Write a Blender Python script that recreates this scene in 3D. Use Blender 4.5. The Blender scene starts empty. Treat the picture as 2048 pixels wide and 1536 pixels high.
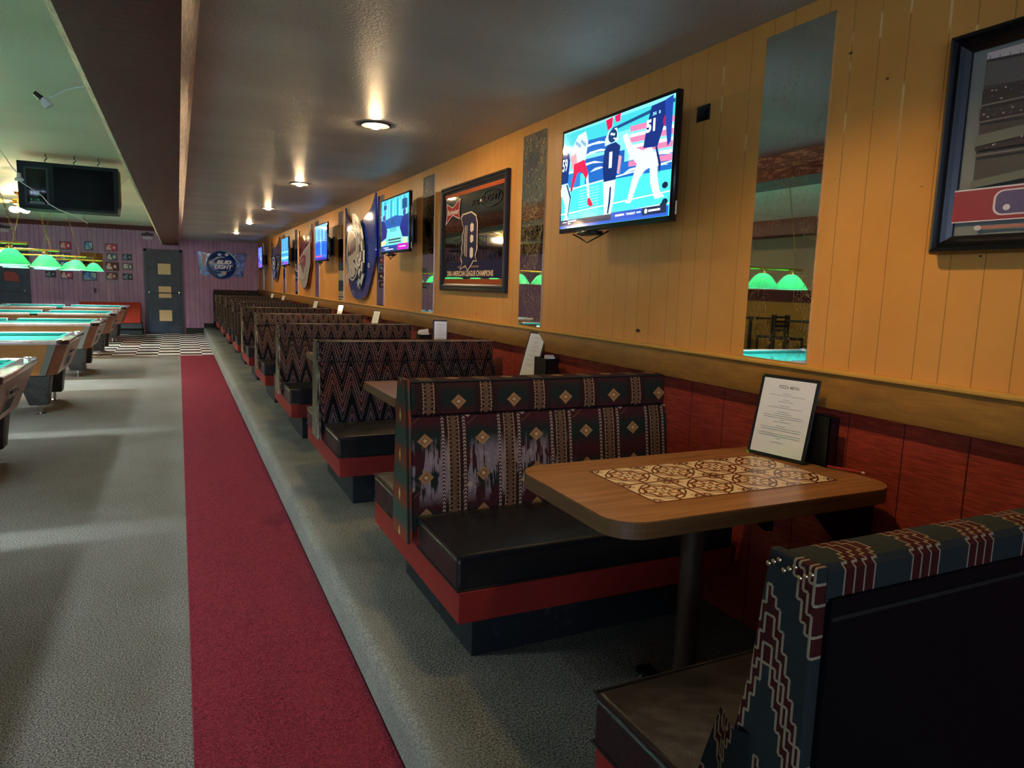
import bpy, bmesh, math, random
from mathutils import Vector, Matrix
random.seed(7)
PI = math.pi
SC = bpy.context.scene
COL = SC.collection

# ------------------------------------------------------------------ camera, world, exposure
camd = bpy.data.cameras.new('camera')
cam = bpy.data.objects.new('camera', camd)
COL.objects.link(cam)
SC.camera = cam
camd.sensor_width = 36.0
camd.sensor_fit = 'HORIZONTAL'
camd.lens = 1401.0 / 2048.0 * 36.0
camd.clip_start = 0.02
rot = Matrix(((0.90398766, 0.02974162, -0.42652286),
              (-0.42642428, 0.13533226, -0.89434194),
              (0.03112312, 0.99035378, 0.13502124)))
# world y forward: rows are the world axes seen from the camera
rot = Matrix((rot[0], rot[1], rot[2]))
cam.matrix_world = Matrix.Translation((0, 0, 1.47)) @ rot.to_4x4()

world = bpy.data.worlds.new('world')
SC.world = world
world.use_nodes = True
world.node_tree.nodes['Background'].inputs[0].default_value = (0.30, 0.36, 0.5, 1)
world.node_tree.nodes['Background'].inputs[1].default_value = 0.3
SC.view_settings.view_transform = 'Standard'
SC.view_settings.look = 'None'
SC.view_settings.gamma = 1.0
SC.view_settings.use_curve_mapping = False
SC.view_settings.exposure = 0.28

BULB_POWER = 650.0      # emission strength of the ceiling can bulbs
SHADE_BULB = 2050.0      # bulbs under the green shades
FAN_BULB = 220.0
FILL_WINDOW_GLOW = 12.0      # daylight of the unseen windows added behind the camera
TV_GLOW = 1.3


# ------------------------------------------------------------------ colour and node helpers
def lin(c):
    r = []
    for v in c:
        v = v / 255.0
        r.append(v / 12.92 if v <= 0.04045 else ((v + 0.055) / 1.055) ** 2.4)
    return (r[0], r[1], r[2], 1.0)


class X:
    """a value in a shader: wraps a socket or a number, arithmetic adds Math nodes"""
    nt = None

    def __init__(s, k): s.k = k

    @staticmethod
    def op(o, *a, clamp=False):
        n = X.nt.nodes.new('ShaderNodeMath')
        n.operation = o
        n.use_clamp = clamp
        for i, v in enumerate(a):
            X.put(n.inputs[i], v)
        return X(n.outputs[0])

    @staticmethod
    def put(inp, v):
        if isinstance(v, X): v = v.k
        if isinstance(v, (int, float)):
            inp.default_value = v
        elif isinstance(v, tuple):
            inp.default_value = v
        else:
            X.nt.links.new(v, inp)

    def __add__(s, b): return X.op('ADD', s, b)
    def __radd__(s, b): return X.op('ADD', b, s)
    def __sub__(s, b): return X.op('SUBTRACT', s, b)
    def __rsub__(s, b): return X.op('SUBTRACT', b, s)
    def __mul__(s, b): return X.op('MULTIPLY', s, b)
    def __rmul__(s, b): return X.op('MULTIPLY', b, s)
    def __truediv__(s, b): return X.op('DIVIDE', s, b)
    def lt(s, b): return X.op('LESS_THAN', s, b)
    def gt(s, b): return X.op('GREATER_THAN', s, b)


def fabs(a): return X.op('ABSOLUTE', a)
def frac(a): return X.op('FRACT', a)
def flo(a): return X.op('FLOOR', a)
def mn(a, b): return X.op('MINIMUM', a, b)
def mx(a, b): return X.op('MAXIMUM', a, b)
def sat(a): return X.op('ADD', a, 0.0, clamp=True)
def quant(a, q): return flo(a / q) * q


def tri(a):
    """0..1..0 with period 1"""
    return fabs(frac(a) - 0.5) * 2.0


def node(t, **kw):
    n = X.nt.nodes.new(t)
    for k, v in kw.items():
        if hasattr(n, k): setattr(n, k, v)
    return n


def coords():
    tc = node('ShaderNodeTexCoord')
    sp = node('ShaderNodeSeparateXYZ')
    X.nt.links.new(tc.outputs['Object'], sp.inputs[0])
    return X(sp.outputs[0]), X(sp.outputs[1]), X(sp.outputs[2])


def vec(a, b, c=0.0):
    n = node('ShaderNodeCombineXYZ')
    X.put(n.inputs[0], a)
    X.put(n.inputs[1], b)
    X.put(n.inputs[2], c)
    return n.outputs[0]


def noise(v, scale, detail=2.0, rough=0.5, dist=0.0):
    n = node('ShaderNodeTexNoise')
    X.put(n.inputs['Vector'], v)
    n.inputs['Scale'].default_value = scale
    n.inputs['Detail'].default_value = detail
    n.inputs['Roughness'].default_value = rough
    n.inputs['Distortion'].default_value = dist
    return X(n.outputs[0])


def mix(f, a, b):
    n = node('ShaderNodeMix')
    n.data_type = 'RGBA'
    n.clamp_factor = True
    X.put(n.inputs[0], f)
    for i, v in ((6, a), (7, b)):
        if isinstance(v, tuple): v = lin(v[:3])
        X.put(n.inputs[i], v)
    return n.outputs[2]


def ramp(v, lo, hi):
    n = node('ShaderNodeMapRange')
    X.put(n.inputs[0], v)
    n.inputs[1].default_value = lo
    n.inputs[2].default_value = hi
    return X(n.outputs[0])


MATS = {}


def material(name, build=None, color=(128, 128, 128), rough=0.6, metal=0.0, spec=0.5, emit=0.0, bump=None, coat=0.0):
    """build(b) may return a colour socket; b is the Principled node"""
    if name in MATS: return MATS[name]
    m = bpy.data.materials.new(name)
    m.use_nodes = True
    X.nt = m.node_tree
    b = m.node_tree.nodes['Principled BSDF']
    b.inputs['Base Color'].default_value = lin(color)
    b.inputs['Roughness'].default_value = rough
    b.inputs['Metallic'].default_value = metal
    b.inputs['Specular IOR Level'].default_value = spec
    b.inputs['Coat Weight'].default_value = coat
    b.inputs['Coat Roughness'].default_value = 0.08
    if emit:
        b.inputs['Emission Color'].default_value = lin(color)
        b.inputs['Emission Strength'].default_value = emit
    if build:
        c = build(b)
        if c is not None: X.put(b.inputs['Base Color'], c)
    MATS[name] = m
    return m


def set_bump(b, h, strength=0.3, dist=0.01):
    n = node('ShaderNodeBump')
    n.inputs['Strength'].default_value = strength
    n.inputs['Distance'].default_value = dist
    X.put(n.inputs['Height'], h)
    X.nt.links.new(n.outputs[0], b.inputs['Normal'])


# ------------------------------------------------------------------ materials of the room
def b_carpet(b):
    x, y, z = coords()
    v = vec(x, y, z)
    n1 = noise(v, 170, 3, 0.75)
    n2 = noise(v, 120, 1, 0.5)
    big = noise(v, 1.3, 3, 0.6)
    c = mix(ramp(n1, 0.40, 0.62), (40, 41, 40), (166, 162, 150))
    c = mix(ramp(n2, 0.45, 0.75) * 0.5, c, (70, 74, 72))
    c = mix(ramp(big, 0.35, 0.7) * 0.35, c, (84, 78, 62))
    set_bump(b, n1 + n2 * 0.5, 0.8, 0.006)
    return c


def b_platform_carpet(b):
    x, y, z = coords()
    v = vec(x, y, z)
    n1 = noise(v, 150, 3, 0.75)
    big = noise(v, 2.1, 3, 0.6)
    c = mix(ramp(n1, 0.38, 0.64), (36, 38, 34), (146, 142, 126))
    c = mix(ramp(big, 0.40, 0.75) * 0.55, c, (48, 50, 40))
    edge = sat(ramp(x, 0.75, 0.62))
    c = mix(edge * 0.30, c, (150, 150, 140))
    set_bump(b, n1, 0.8, 0.006)
    return c


def b_red_carpet(b):
    x, y, z = coords()
    v = vec(x, y, z)
    n1 = noise(v, 130, 3, 0.75)
    big = noise(v, 6, 4, 0.6)
    c = mix(ramp(n1, 0.35, 0.65), (76, 22, 32), (136, 50, 62))
    c = mix(ramp(big, 0.4, 0.7) * 0.35, c, (120, 44, 50))
    set_bump(b, n1, 0.9, 0.008)
    return c


def b_checker(b):
    x, y, z = coords()
    a = flo(x / 0.389)
    d = flo(y / 0.305)
    k = frac((a + d) * 0.5)
    sc = noise(vec(x, y * 0.4, 0), 9, 4, 0.6)
    w = mix(ramp(sc, 0.4, 0.8) * 0.4, (236, 226, 206), (190, 172, 150))
    bl = mix(ramp(sc, 0.4, 0.8) * 0.5, (34, 30, 30), (72, 48, 40))
    return mix(k.gt(0.25), w, bl)


GROOVES = [0.0, 0.098, 0.178, 0.305, 0.405, 0.508, 0.61, 0.762, 0.857, 0.965, 1.118]


def groove_mask(y, width=0.0022, shift=0.0):
    p = frac((y + shift) / 1.22) * 1.22
    d = None
    for g in GROOVES:
        t = fabs(p - g)
        d = t if d is None else mn(d, t)
    d = mn(d, fabs(p - 1.22))
    return d.lt(width), d


def b_yellow_wall(b):
    x, y, z = coords()
    g, d = groove_mask(y, 0.0014)
    big = noise(vec(0, y, z), 3, 3, 0.6)
    fine = noise(vec(x, y, z), 160, 2, 0.6)
    c = mix(ramp(big, 0.35, 0.7), (212, 152, 76), (202, 141, 66))
    # dark old nail holes and a scuffed chip in the paint
    chip = None
    for (py, pz, r) in ((2.828, 1.286, 0.016), (1.73, 2.27, 0.006), (1.585, 2.155, 0.005), (1.43, 1.81, 0.004), (1.75, 1.87, 0.003), (1.235, 1.60, 0.004), (4.9, 1.27, 0.006)):
        w = fabs(y - py) * 0.7 + fabs(z - pz) * 1.3 + (noise(vec(0, y, z), 90, 2, 0.6) - 0.5) * 0.012
        t = w.lt(r)
        chip = t if chip is None else mx(chip, t)
    # paint worn pale along some grooves high on the wall
    worn = d.lt(0.004) * ramp(noise(vec(0, flo(y * 9.0), z * 3.0), 2.2, 1, 0.5), 0.52, 0.56) * ramp(z, 1.9, 2.1) * y.lt(2.4)
    c = mix(g, c, (150, 106, 52))
    c = mix(worn * 0.8, c, (238, 200, 140))
    c = mix(chip, c, (52, 38, 26))
    set_bump(b, fine * 0.4 + ramp(d, 0.0, 0.003), 0.28, 0.002)
    return c


def b_red_panel(b):
    x, y, z = coords()
    p = frac(y / 0.2)
    g = p.lt(0.016)
    rough = noise(vec(x, y * 12.0, z * 90.0), 1.0, 3, 0.6)
    c = mix(ramp(rough, 0.4, 0.7), (128, 42, 30), (160, 60, 42))
    c = mix(g, c, (40, 10, 8))
    set_bump(b, rough + ramp(p, 0.0, 0.03), 0.7, 0.004)
    return c


def b_rail(b):
    x, y, z = coords()
    n1 = noise(vec(x * 4, y * 2.5, z * 10), 2.0, 4, 0.6)
    fine = noise(vec(x, y * 6, z * 60), 2.0, 3, 0.6)
    c = mix(ramp(n1, 0.3, 0.7), (160, 112, 44), (128, 90, 40))
    c = mix(ramp(fine, 0.4, 0.7) * 0.4, c, (112, 70, 34))
    return c


def b_ceiling_grey(b):
    x, y, z = coords()
    fine = noise(vec(x, y, z), 75, 3, 0.6)
    big = noise(vec(x * 0.5, y * 2.2, z), 0.9, 3, 0.5)
    c = mix(ramp(big, 0.35, 0.7), (184, 184, 182), (160, 160, 158))
    set_bump(b, fine, 0.55, 0.006)
    return c


def b_ceiling_cream(b):
    x, y, z = coords()
    fine = noise(vec(x, y, z), 60, 3, 0.6)
    big = noise(vec(x * 0.7, y, z), 0.7, 3, 0.5)
    c = mix(ramp(big, 0.35, 0.7), (224, 218, 198), (202, 196, 168))
    set_bump(b, fine, 0.4, 0.006)
    return c


def b_beam(b):
    x, y, z = coords()
    g = noise(vec(x * 7, y * 34, z * 3), 1.4, 4, 0.6)
    c = mix(ramp(g, 0.35, 0.7), (104, 46, 38), (76, 36, 32))
    c = mix(ramp(noise(vec(x * 2, y * 0.8, z), 1.7, 3, 0.6), 0.45, 0.8) * 0.4, c, (94, 62, 52))
    set_bump(b, g, 0.5, 0.006)
    return c


def b_beam_side(b):
    x, y, z = coords()
    g = noise(vec(x * 30, y * 5, z * 30), 1.6, 4, 0.7)
    c = mix(ramp(g, 0.5, 0.62), (104, 66, 60), (186, 142, 122))
    set_bump(b, g, 0.5, 0.006)
    return c


def b_beam_edge(b):
    x, y, z = coords()
    g = noise(vec(x * 20, y * 8, z * 20), 1.4, 4, 0.7)
    return mix(ramp(g, 0.4, 0.7), (226, 212, 172), (150, 130, 100))


def b_purple(b):
    x, y, z = coords()
    g, d = groove_mask(x, 0.004, 0.35)
    big = noise(vec(x * 3, 0, z), 2, 3, 0.6)
    c = mix(ramp(big, 0.35, 0.7), (186, 146, 182), (166, 124, 164))
    holes = noise(vec(x, 0, z), 14, 2, 0.5).gt(0.78)
    c = mix(holes * 0.6, c, (60, 30, 40))
    return mix(g, c, (104, 70, 100))


carpet = material('grey_carpet', b_carpet, rough=1.0, spec=0.05)
plat_carpet = material('green_grey_carpet', b_platform_carpet, rough=1.0, spec=0.05)
red_carpet = material('red_carpet', b_red_carpet, rough=1.0, spec=0.05)
checker = material('checker_vinyl', b_checker, rough=0.25, spec=0.4)
yellow_wall = material('yellow_panelling', b_yellow_wall, rough=0.42, spec=0.35)
red_panel = material('red_rough_panelling', b_red_panel, rough=0.7, spec=0.25)
rail_mat = material('tan_laminate_rail', b_rail, rough=0.45, spec=0.35)
ceil_grey = material('grey_ceiling', b_ceiling_grey, rough=0.44, spec=0.5)
ceil_cream = material('cream_ceiling', b_ceiling_cream, rough=0.6, spec=0.3)
beam_mat = material('maroon_beam', b_beam, rough=0.55, spec=0.4)
beam_side = material('flaked_beam_side', b_beam_side, rough=0.35, spec=0.5)
beam_edge = material('bare_beam_edge', b_beam_edge, rough=0.6)
purple = material('purple_panelling', b_purple, rough=0.45, spec=0.35)
maroon = material('maroon_paint', color=(84, 26, 28), rough=0.6)
cream_paint = material('cream_paint', color=(190, 178, 140), rough=0.7)
ochre_paint = material('ochre_paint', color=(176, 138, 50), rough=0.6)
black_paint = material('black_paint', color=(8, 8, 12), rough=0.55, spec=0.15)
green_black = material('green_black_paint', color=(24, 34, 34), rough=0.6, spec=0.3)
dark_base = material('dark_base_paint', color=(34, 40, 38), rough=0.6, spec=0.3)


# ------------------------------------------------------------------ mesh helpers
class MB:
    """collects shapes into one mesh; each shape may carry a material slot"""

    def __init__(s):
        s.bm = bmesh.new()
        s.mats = []
        s.smooth = False

    def slot(s, m):
        if m not in s.mats: s.mats.append(m)
        return s.mats.index(m)

    def _add(s, bm2, m, M=None, smooth=False):
        if M is not None: bm2.transform(M)
        k = s.slot(m)
        for f in bm2.faces:
            f.material_index = k
            f.smooth = smooth
        me = bpy.data.meshes.new('tmp')
        bm2.to_mesh(me)
        bm2.free()
        s.bm.from_mesh(me)
        bpy.data.meshes.remove(me)
        return s

    def box(s, a, b, m, bevel=0.0, seg=2, M=None):
        bm = bmesh.new()
        bmesh.ops.create_cube(bm, size=1.0)
        c = [(a[i] + b[i]) / 2 for i in range(3)]
        d = [max(abs(b[i] - a[i]), 1e-5) for i in range(3)]
        bm.transform(Matrix.Translation(c) @ Matrix.Diagonal((d[0], d[1], d[2], 1)))
        if bevel:
            bmesh.ops.bevel(bm, geom=list(bm.edges), offset=min(bevel, min(d) * 0.45), segments=seg, profile=0.5, affect='EDGES')
        return s._add(bm, m, M, smooth=bool(bevel) and seg > 1)

    def hexa(s, pts, m, bevel=0.0, seg=2):
        """eight corners: bottom four then top four, counter-clockwise"""
        bm = bmesh.new()
        v = [bm.verts.new(p) for p in pts]
        for f in ((3, 2, 1, 0), (4, 5, 6, 7), (0, 1, 5, 4), (1, 2, 6, 5), (2, 3, 7, 6), (3, 0, 4, 7)):
            bm.faces.new([v[i] for i in f])
        bmesh.ops.recalc_face_normals(bm, faces=bm.faces)
        if bevel:
            bmesh.ops.bevel(bm, geom=list(bm.edges), offset=bevel, segments=seg, profile=0.5, affect='EDGES')
        return s._add(bm, m, smooth=bool(bevel) and seg > 1)

    def prism(s, poly, h0, h1, m, axis='Z', bevel=0.0, seg=2, M=None, smooth=False):
        """extrude a 2D outline along an axis. Z: (x,y); X: (y,z); Y: (x,z)"""
        def P(p, h):
            return {'Z': (p[0], p[1], h), 'X': (h, p[0], p[1]), 'Y': (p[0], h, p[1])}[axis]
        bm = bmesh.new()
        a = [bm.verts.new(P(p, h0)) for p in poly]
        c = [bm.verts.new(P(p, h1)) for p in poly]
        n = len(poly)
        bm.faces.new(a)
        bm.faces.new(list(reversed(c)))
        for i in range(n):
            bm.faces.new([a[i], c[i], c[(i + 1) % n], a[(i + 1) % n]])
        bmesh.ops.recalc_face_normals(bm, faces=bm.faces)
        if bevel:
            es = [e for e in bm.edges if (e.verts[0] in a) == (e.verts[1] in a)]
            bmesh.ops.bevel(bm, geom=es, offset=bevel, segments=seg, profile=0.5, affect='EDGES')
        return s._add(bm, m, M, smooth)

    def tube(s, pts, r, m, seg=8, closed=False, rs=None):
        bm = bmesh.new()
        pts = [Vector(p) for p in pts]
        n = len(pts)
        rings = []
        up = Vector((0, 0, 1))
        for i, p in enumerate(pts):
            if closed: t = pts[(i + 1) % n] - pts[i - 1]
            else: t = pts[min(i + 1, n - 1)] - pts[max(i - 1, 0)]
            t.normalize()
            a = t.cross(up)
            if a.length < 1e-3: a = t.cross(Vector((1, 0, 0)))
            a.normalize()
            c = t.cross(a)
            rr = rs[i] if rs else r
            rings.append([bm.verts.new(p + (a * math.cos(2 * PI * k / seg) + c * math.sin(2 * PI * k / seg)) * rr) for k in range(seg)])
        rng = range(n) if closed else range(n - 1)
        for i in rng:
            A, B = rings[i], rings[(i + 1) % n]
            for k in range(seg):
                bm.faces.new([A[k], A[(k + 1) % seg], B[(k + 1) % seg], B[k]])
        if not closed:
            bm.faces.new(list(reversed(rings[0])))
            bm.faces.new(rings[-1])
        bmesh.ops.recalc_face_normals(bm, faces=bm.faces)
        return s._add(bm, m, smooth=True)

    def lathe(s, prof, m, c=(0, 0, 0), seg=24, M=None, cap=True, smooth=True):
        """profile of (radius, z)"""
        bm = bmesh.new()
        rings = []
        for r, z in prof:
            if r < 1e-5: rings.append([bm.verts.new((0, 0, z))])
            else: rings.append([bm.verts.new((r * math.cos(2 * PI * k / seg), r * math.sin(2 * PI * k / seg), z)) for k in range(seg)])
        for A, B in zip(rings[:-1], rings[1:]):
            for k in range(seg):
                k2 = (k + 1) % seg
                if len(A) == 1 and len(B) == 1: continue
                if len(A) == 1: bm.faces.new([A[0], B[k2], B[k]])
                elif len(B) == 1: bm.faces.new([A[k], A[k2], B[0]])
                else: bm.faces.new([A[k], A[k2], B[k2], B[k]])
        if cap:
            for R_ in (rings[0], rings[-1]):
                if len(R_) > 1: bm.faces.new(R_)
        bmesh.ops.recalc_face_normals(bm, faces=bm.faces)
        bm.transform(Matrix.Translation(c))
        return s._add(bm, m, M, smooth)

    def obj(s, name, parent=None, **kw):
        me = bpy.data.meshes.new(name)
        s.bm.to_mesh(me)
        s.bm.free()
        for m in s.mats: me.materials.append(m)
        if not kw.pop('flat', False) and any(p.use_smooth for p in me.polygons):
            try: me.set_sharp_from_angle(angle=math.radians(38))
            except Exception: pass
        o = bpy.data.objects.new(name, me)
        COL.objects.link(o)
        if parent: o.parent = parent
        for k, v in kw.items(): o[k] = v
        return o


def tag(o, label, cat, group=None):
    o['label'] = label
    o['category'] = cat
    if group: o['group'] = group
    return o


def thing(name, label, cat, loc=(0, 0, 0), rz=0.0, group=None):
    o = bpy.data.objects.new(name, None)
    COL.objects.link(o)
    o.empty_display_size = 0.1
    o.location = loc
    o.rotation_euler = (0, 0, rz)
    return tag(o, label, cat, group)


def dup(root, loc, label, group=None, rz=None):
    def cp(o, par):
        c = o.copy()
        COL.objects.link(c)
        c.parent = par
        for ch in o.children: cp(ch, c)
        return c
    r = cp(root, None)
    r.location = loc
    if rz is not None: r.rotation_euler = (0, 0, rz)
    r['label'] = label
    if group: r['group'] = group
    return r


def struct(mb, name, parent=None):
    return mb.obj(name, parent, kind='structure')


# ------------------------------------------------------------------ flat artwork (posters, screens, lettering)
def paint_material(name, emit=0.0, rough=0.3, metal=0.0, coat=0.0, spec=0.5):
    if name in MATS: return MATS[name]
    m = bpy.data.materials.new(name)
    m.use_nodes = True
    nt = m.node_tree
    b = nt.nodes['Principled BSDF']
    a = nt.nodes.new('ShaderNodeAttribute')
    a.attribute_name = 'Col'
    nt.links.new(a.outputs['Color'], b.inputs['Base Color'])
    b.inputs['Roughness'].default_value = rough
    b.inputs['Metallic'].default_value = metal
    b.inputs['Specular IOR Level'].default_value = spec
    b.inputs['Coat Weight'].default_value = coat
    b.inputs['Coat Roughness'].default_value = 0.05
    if emit:
        b.inputs['Base Color'].default_value = (0, 0, 0, 1)
        for l in list(b.inputs['Base Color'].links): nt.links.remove(l)
        nt.links.new(a.outputs['Color'], b.inputs['Emission Color'])
        b.inputs['Emission Strength'].default_value = emit
        b.inputs['Base Color'].default_value = (0.01, 0.01, 0.01, 1)
    MATS[name] = m
    return m


TEXTS = {}


def text_polys(txt, shear=0.0, bold=0.0):
    key = (txt, shear, bold)
    if key in TEXTS: return TEXTS[key]
    cu = bpy.data.curves.new('lettering', 'FONT')
    cu.body = txt
    cu.shear = shear
    cu.offset = bold
    cu.resolution_u = 3
    cu.fill_mode = 'BOTH'
    o = bpy.data.objects.new('lettering', cu)
    COL.objects.link(o)
    dg = bpy.context.evaluated_depsgraph_get()
    me = bpy.data.meshes.new_from_object(o.evaluated_get(dg))
    vs = [tuple(v.co[:2]) for v in me.vertices]
    fs = [tuple(p.vertices) for p in me.polygons]
    bpy.data.objects.remove(o)
    bpy.data.meshes.remove(me)
    bpy.data.curves.remove(cu)
    x0 = min(v[0] for v in vs)
    x1 = max(v[0] for v in vs)
    y0 = min(v[1] for v in vs)
    y1 = max(v[1] for v in vs)
    vs = [((v[0] - x0) / (x1 - x0), (v[1] - y0) / (y1 - y0)) for v in vs]
    TEXTS[key] = (vs, fs)
    return TEXTS[key]


class Art:
    """coloured shapes laid out in the plane of one surface: mp(u, v, layer) -> point"""

    def __init__(s, mp):
        s.mp = mp
        s.v = []
        s.f = []
        s.c = []
        s.L = 0

    def poly(s, pts, col, new=True):
        if new: s.L += 1
        k = len(s.v)
        s.v += [s.mp(p[0], p[1], s.L) for p in pts]
        s.f.append(tuple(range(k, k + len(pts))))
        s.c.append(lin(col))

    def rect(s, u0, v0, u1, v1, col, new=True):
        s.poly([(u0, v0), (u1, v0), (u1, v1), (u0, v1)], col, new)

    def ell(s, cu, cv, ru, rv, col, n=32, rot=0.0, new=True):
        ps = []
        for k in range(n):
            a = 2 * PI * k / n
            x, y = ru * math.cos(a), rv * math.sin(a)
            ps.append((cu + x * math.cos(rot) - y * math.sin(rot), cv + x * math.sin(rot) + y * math.cos(rot)))
        s.poly(ps, col, new)

    def ring(s, cu, cv, ru, rv, w, col, n=40, a0=0.0, a1=2 * PI):
        s.L += 1
        for k in range(n):
            a, b = a0 + (a1 - a0) * k / n, a0 + (a1 - a0) * (k + 1) / n
            s.poly([(cu + ru * math.cos(a), cv + rv * math.sin(a)), (cu + ru * math.cos(b), cv + rv * math.sin(b)),
                    (cu + (ru - w) * math.cos(b), cv + (rv - w) * math.sin(b)), (cu + (ru - w) * math.cos(a), cv + (rv - w) * math.sin(a))], col, False)

    def text(s, txt, u0, v0, u1, v1, col, shear=0.0, bold=0.02, rot=0.0):
        """fit the lettering into the rectangle; rot turns it about its corner"""
        s.L += 1
        vs, fs = text_polys(txt, shear, bold)
        k = len(s.v)
        c, d = math.cos(rot), math.sin(rot)
        for x, y in vs:
            a, b = x * (u1 - u0), y * (v1 - v0)
            s.v.append(s.mp(u0 + a * c - b * d, v0 + a * d + b * c, s.L))
        for f in fs:
            s.f.append(tuple(i + k for i in f))
            s.c.append(lin(col))

    def line(s, pts, w, col):
        s.L += 1
        for (a, b) in zip(pts[:-1], pts[1:]):
            dx, dy = b[0] - a[0], b[1] - a[1]
            l = math.hypot(dx, dy) or 1
            nx, ny = -dy / l * w / 2, dx / l * w / 2
            s.poly([(a[0] + nx, a[1] + ny), (b[0] + nx, b[1] + ny), (b[0] - nx, b[1] - ny), (a[0] - nx, a[1] - ny)], col, False)

    def bend(s):
        """cut flat shapes into strips so that they follow a curved panel"""
        bm = bmesh.new()
        ly = bm.faces.layers.int.new('k')
        vv = [bm.verts.new(p) for p in s.v]
        for i, f in enumerate(s.f):
            try: g = bm.faces.new([vv[k] for k in f])
            except ValueError: continue
            g[ly] = i
        bmesh.ops.triangulate(bm, faces=list(bm.faces))
        for k in range(1, 30): bmesh.ops.bisect_plane(bm, geom=list(bm.verts) + list(bm.edges) + list(bm.faces), plane_co=(k / 30, 0, 0), plane_no=(1, 0, 0))
        bm.verts.index_update()
        c = s.c
        s.v = [s.real(v.co.x, v.co.y, v.co.z) for v in bm.verts]
        s.f = [tuple(v.index for v in f.verts) for f in bm.faces]
        s.c = [c[f[ly]] for f in bm.faces]
        bm.free()

    def obj(s, name, mat, parent=None, real=None):
        if real:
            s.real = real
            s.bend()
        me = bpy.data.meshes.new(name)
        me.from_pydata(s.v, [], s.f)
        at = me.color_attributes.new('Col', 'FLOAT_COLOR', 'CORNER')
        i = 0
        for fi, p in enumerate(me.polygons):
            for _ in p.loop_indices:
                at.data[i].color = s.c[fi]
                i += 1
        me.materials.append(mat)
        o = bpy.data.objects.new(name, me)
        COL.objects.link(o)
        if parent: o.parent = parent
        return o


def wall_map(yl, zb, x, eps=0.0005):
    """art on the right wall: u runs towards the camera (-y), v up"""
    return lambda u, v, L: (x - L * eps, yl - u, zb + v)


def far_map(xl, zb, y, eps=0.0015):
    return lambda u, v, L: (xl + u, y - L * eps, zb + v)


# ------------------------------------------------------------------ the room shell
YF, YB, XR, XL = 20.8, -5.0, 2.02, -8.0
PZ = 0.16
m = MB(); m.box((XL, YB, -0.1), (PZ * 0 + 0.62, 14.8, 0.0), carpet)
struct(m, 'floor')
m = MB(); m.box((XL, 14.8, -0.1), (0.62, YF, 0.0), checker)
struct(m, 'floor_checkerboard')
m = MB()
prof = [(0.585, -0.1), (0.585, 0.10), (0.592, 0.135), (0.612, 0.155), (0.64, PZ), (XR, PZ), (XR, -0.1)]
m.prism(prof, YB, YF, plat_carpet, 'Y', smooth=True)
struct(m, 'floor_platform')
m = MB(); m.box((0.0, YB, 0.0), (0.583, 14.72, 0.012), red_carpet, 0.004, 1)
o = m.obj('carpet_runner')
tag(o, 'long red carpet runner laid beside the raised step', 'carpet')

m = MB(); m.box((XR, YB, 1.20), (XR + 0.12, YF, 2.6), yellow_wall)
struct(m, 'wall_right')
m = MB(); m.box((XR, YB, 0.0), (XR + 0.12, YF, 1.20), red_panel)
struct(m, 'wall_right_lower')
m = MB()
m.box((1.985, YB, 1.098), (XR, YF, 1.218), rail_mat, 0.006)
m.box((1.975, YB, 1.218), (XR, YF, 1.232), material('ochre_ledge', color=(200, 150, 62), rough=0.5), 0.003)
struct(m, 'trim_1')
m = MB(); m.box((XL, YF, 0.0), (XR + 0.12, YF + 0.1, 2.9), purple)
struct(m, 'wall_far')
m = MB(); m.box((XL - 0.1, YB, 1.62), (XL, YF, 2.9), cream_paint)
m.box((XL - 0.1, YB, 1.36), (XL + 0.02, YF, 1.62), maroon)
m.box((XL - 0.1, YB, 0.0), (XL, YF, 1.36), ochre_paint)
struct(m, 'wall_left')
m = MB()
m.box((XL, YB - 0.1, 0), (-7.6, YB, 2.9), ochre_paint)
m.box((-2.1, YB - 0.1, 0), (XR, YB, 2.0), ochre_paint)
m.box((-2.1, YB - 0.1, 2.3), (XR, YB, 2.9), ochre_paint)
m.box((-7.6, YB - 0.1, 0), (-2.1, YB, 0.9), ochre_paint)
m.box((-7.6, YB - 0.1, 2.2), (-2.1, YB, 2.9), ochre_paint)
struct(m, 'wall_back')
m = MB(); m.box((0.06, YB, 2.485), (XR + 0.12, YF, 2.6), ceil_grey)
struct(m, 'ceiling_right')
m = MB(); m.box((XL, YB, 2.77), (-0.3, YF, 2.9), ceil_cream)
struct(m, 'ceiling_left')

# unseen windows added behind the camera as a cool ambient light source
glow = material('window_daylight', color=(190, 214, 255), emit=FILL_WINDOW_GLOW)
for i, (a, b) in enumerate(((-7.6, -5.9), (-5.7, -4.0), (-3.8, -2.1))):
    m = MB(); m.box((a + 0.05, YB - 0.06, 0.95), (b - 0.05, YB - 0.05, 2.15), glow)
    w = struct(m, 'window_%d' % (i + 1))
    m = MB()
    for (x0, x1, z0, z1) in ((a, a + 0.06, 0.9, 2.2), (b - 0.06, b, 0.9, 2.2), (a, b, 0.9, 0.96), (a, b, 2.14, 2.2)):
        m.box((x0, YB - 0.09, z0), (x1, YB + 0.01, z1), black_paint)
    struct(m, 'window_frame', w)

m = MB(); m.box((-1.9, YB - 0.06, 2.02), (XR - 0.1, YB - 0.05, 2.28), glow)
struct(m, 'window_4')  # unseen high pane added so that cool light grazes the ceiling

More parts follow.
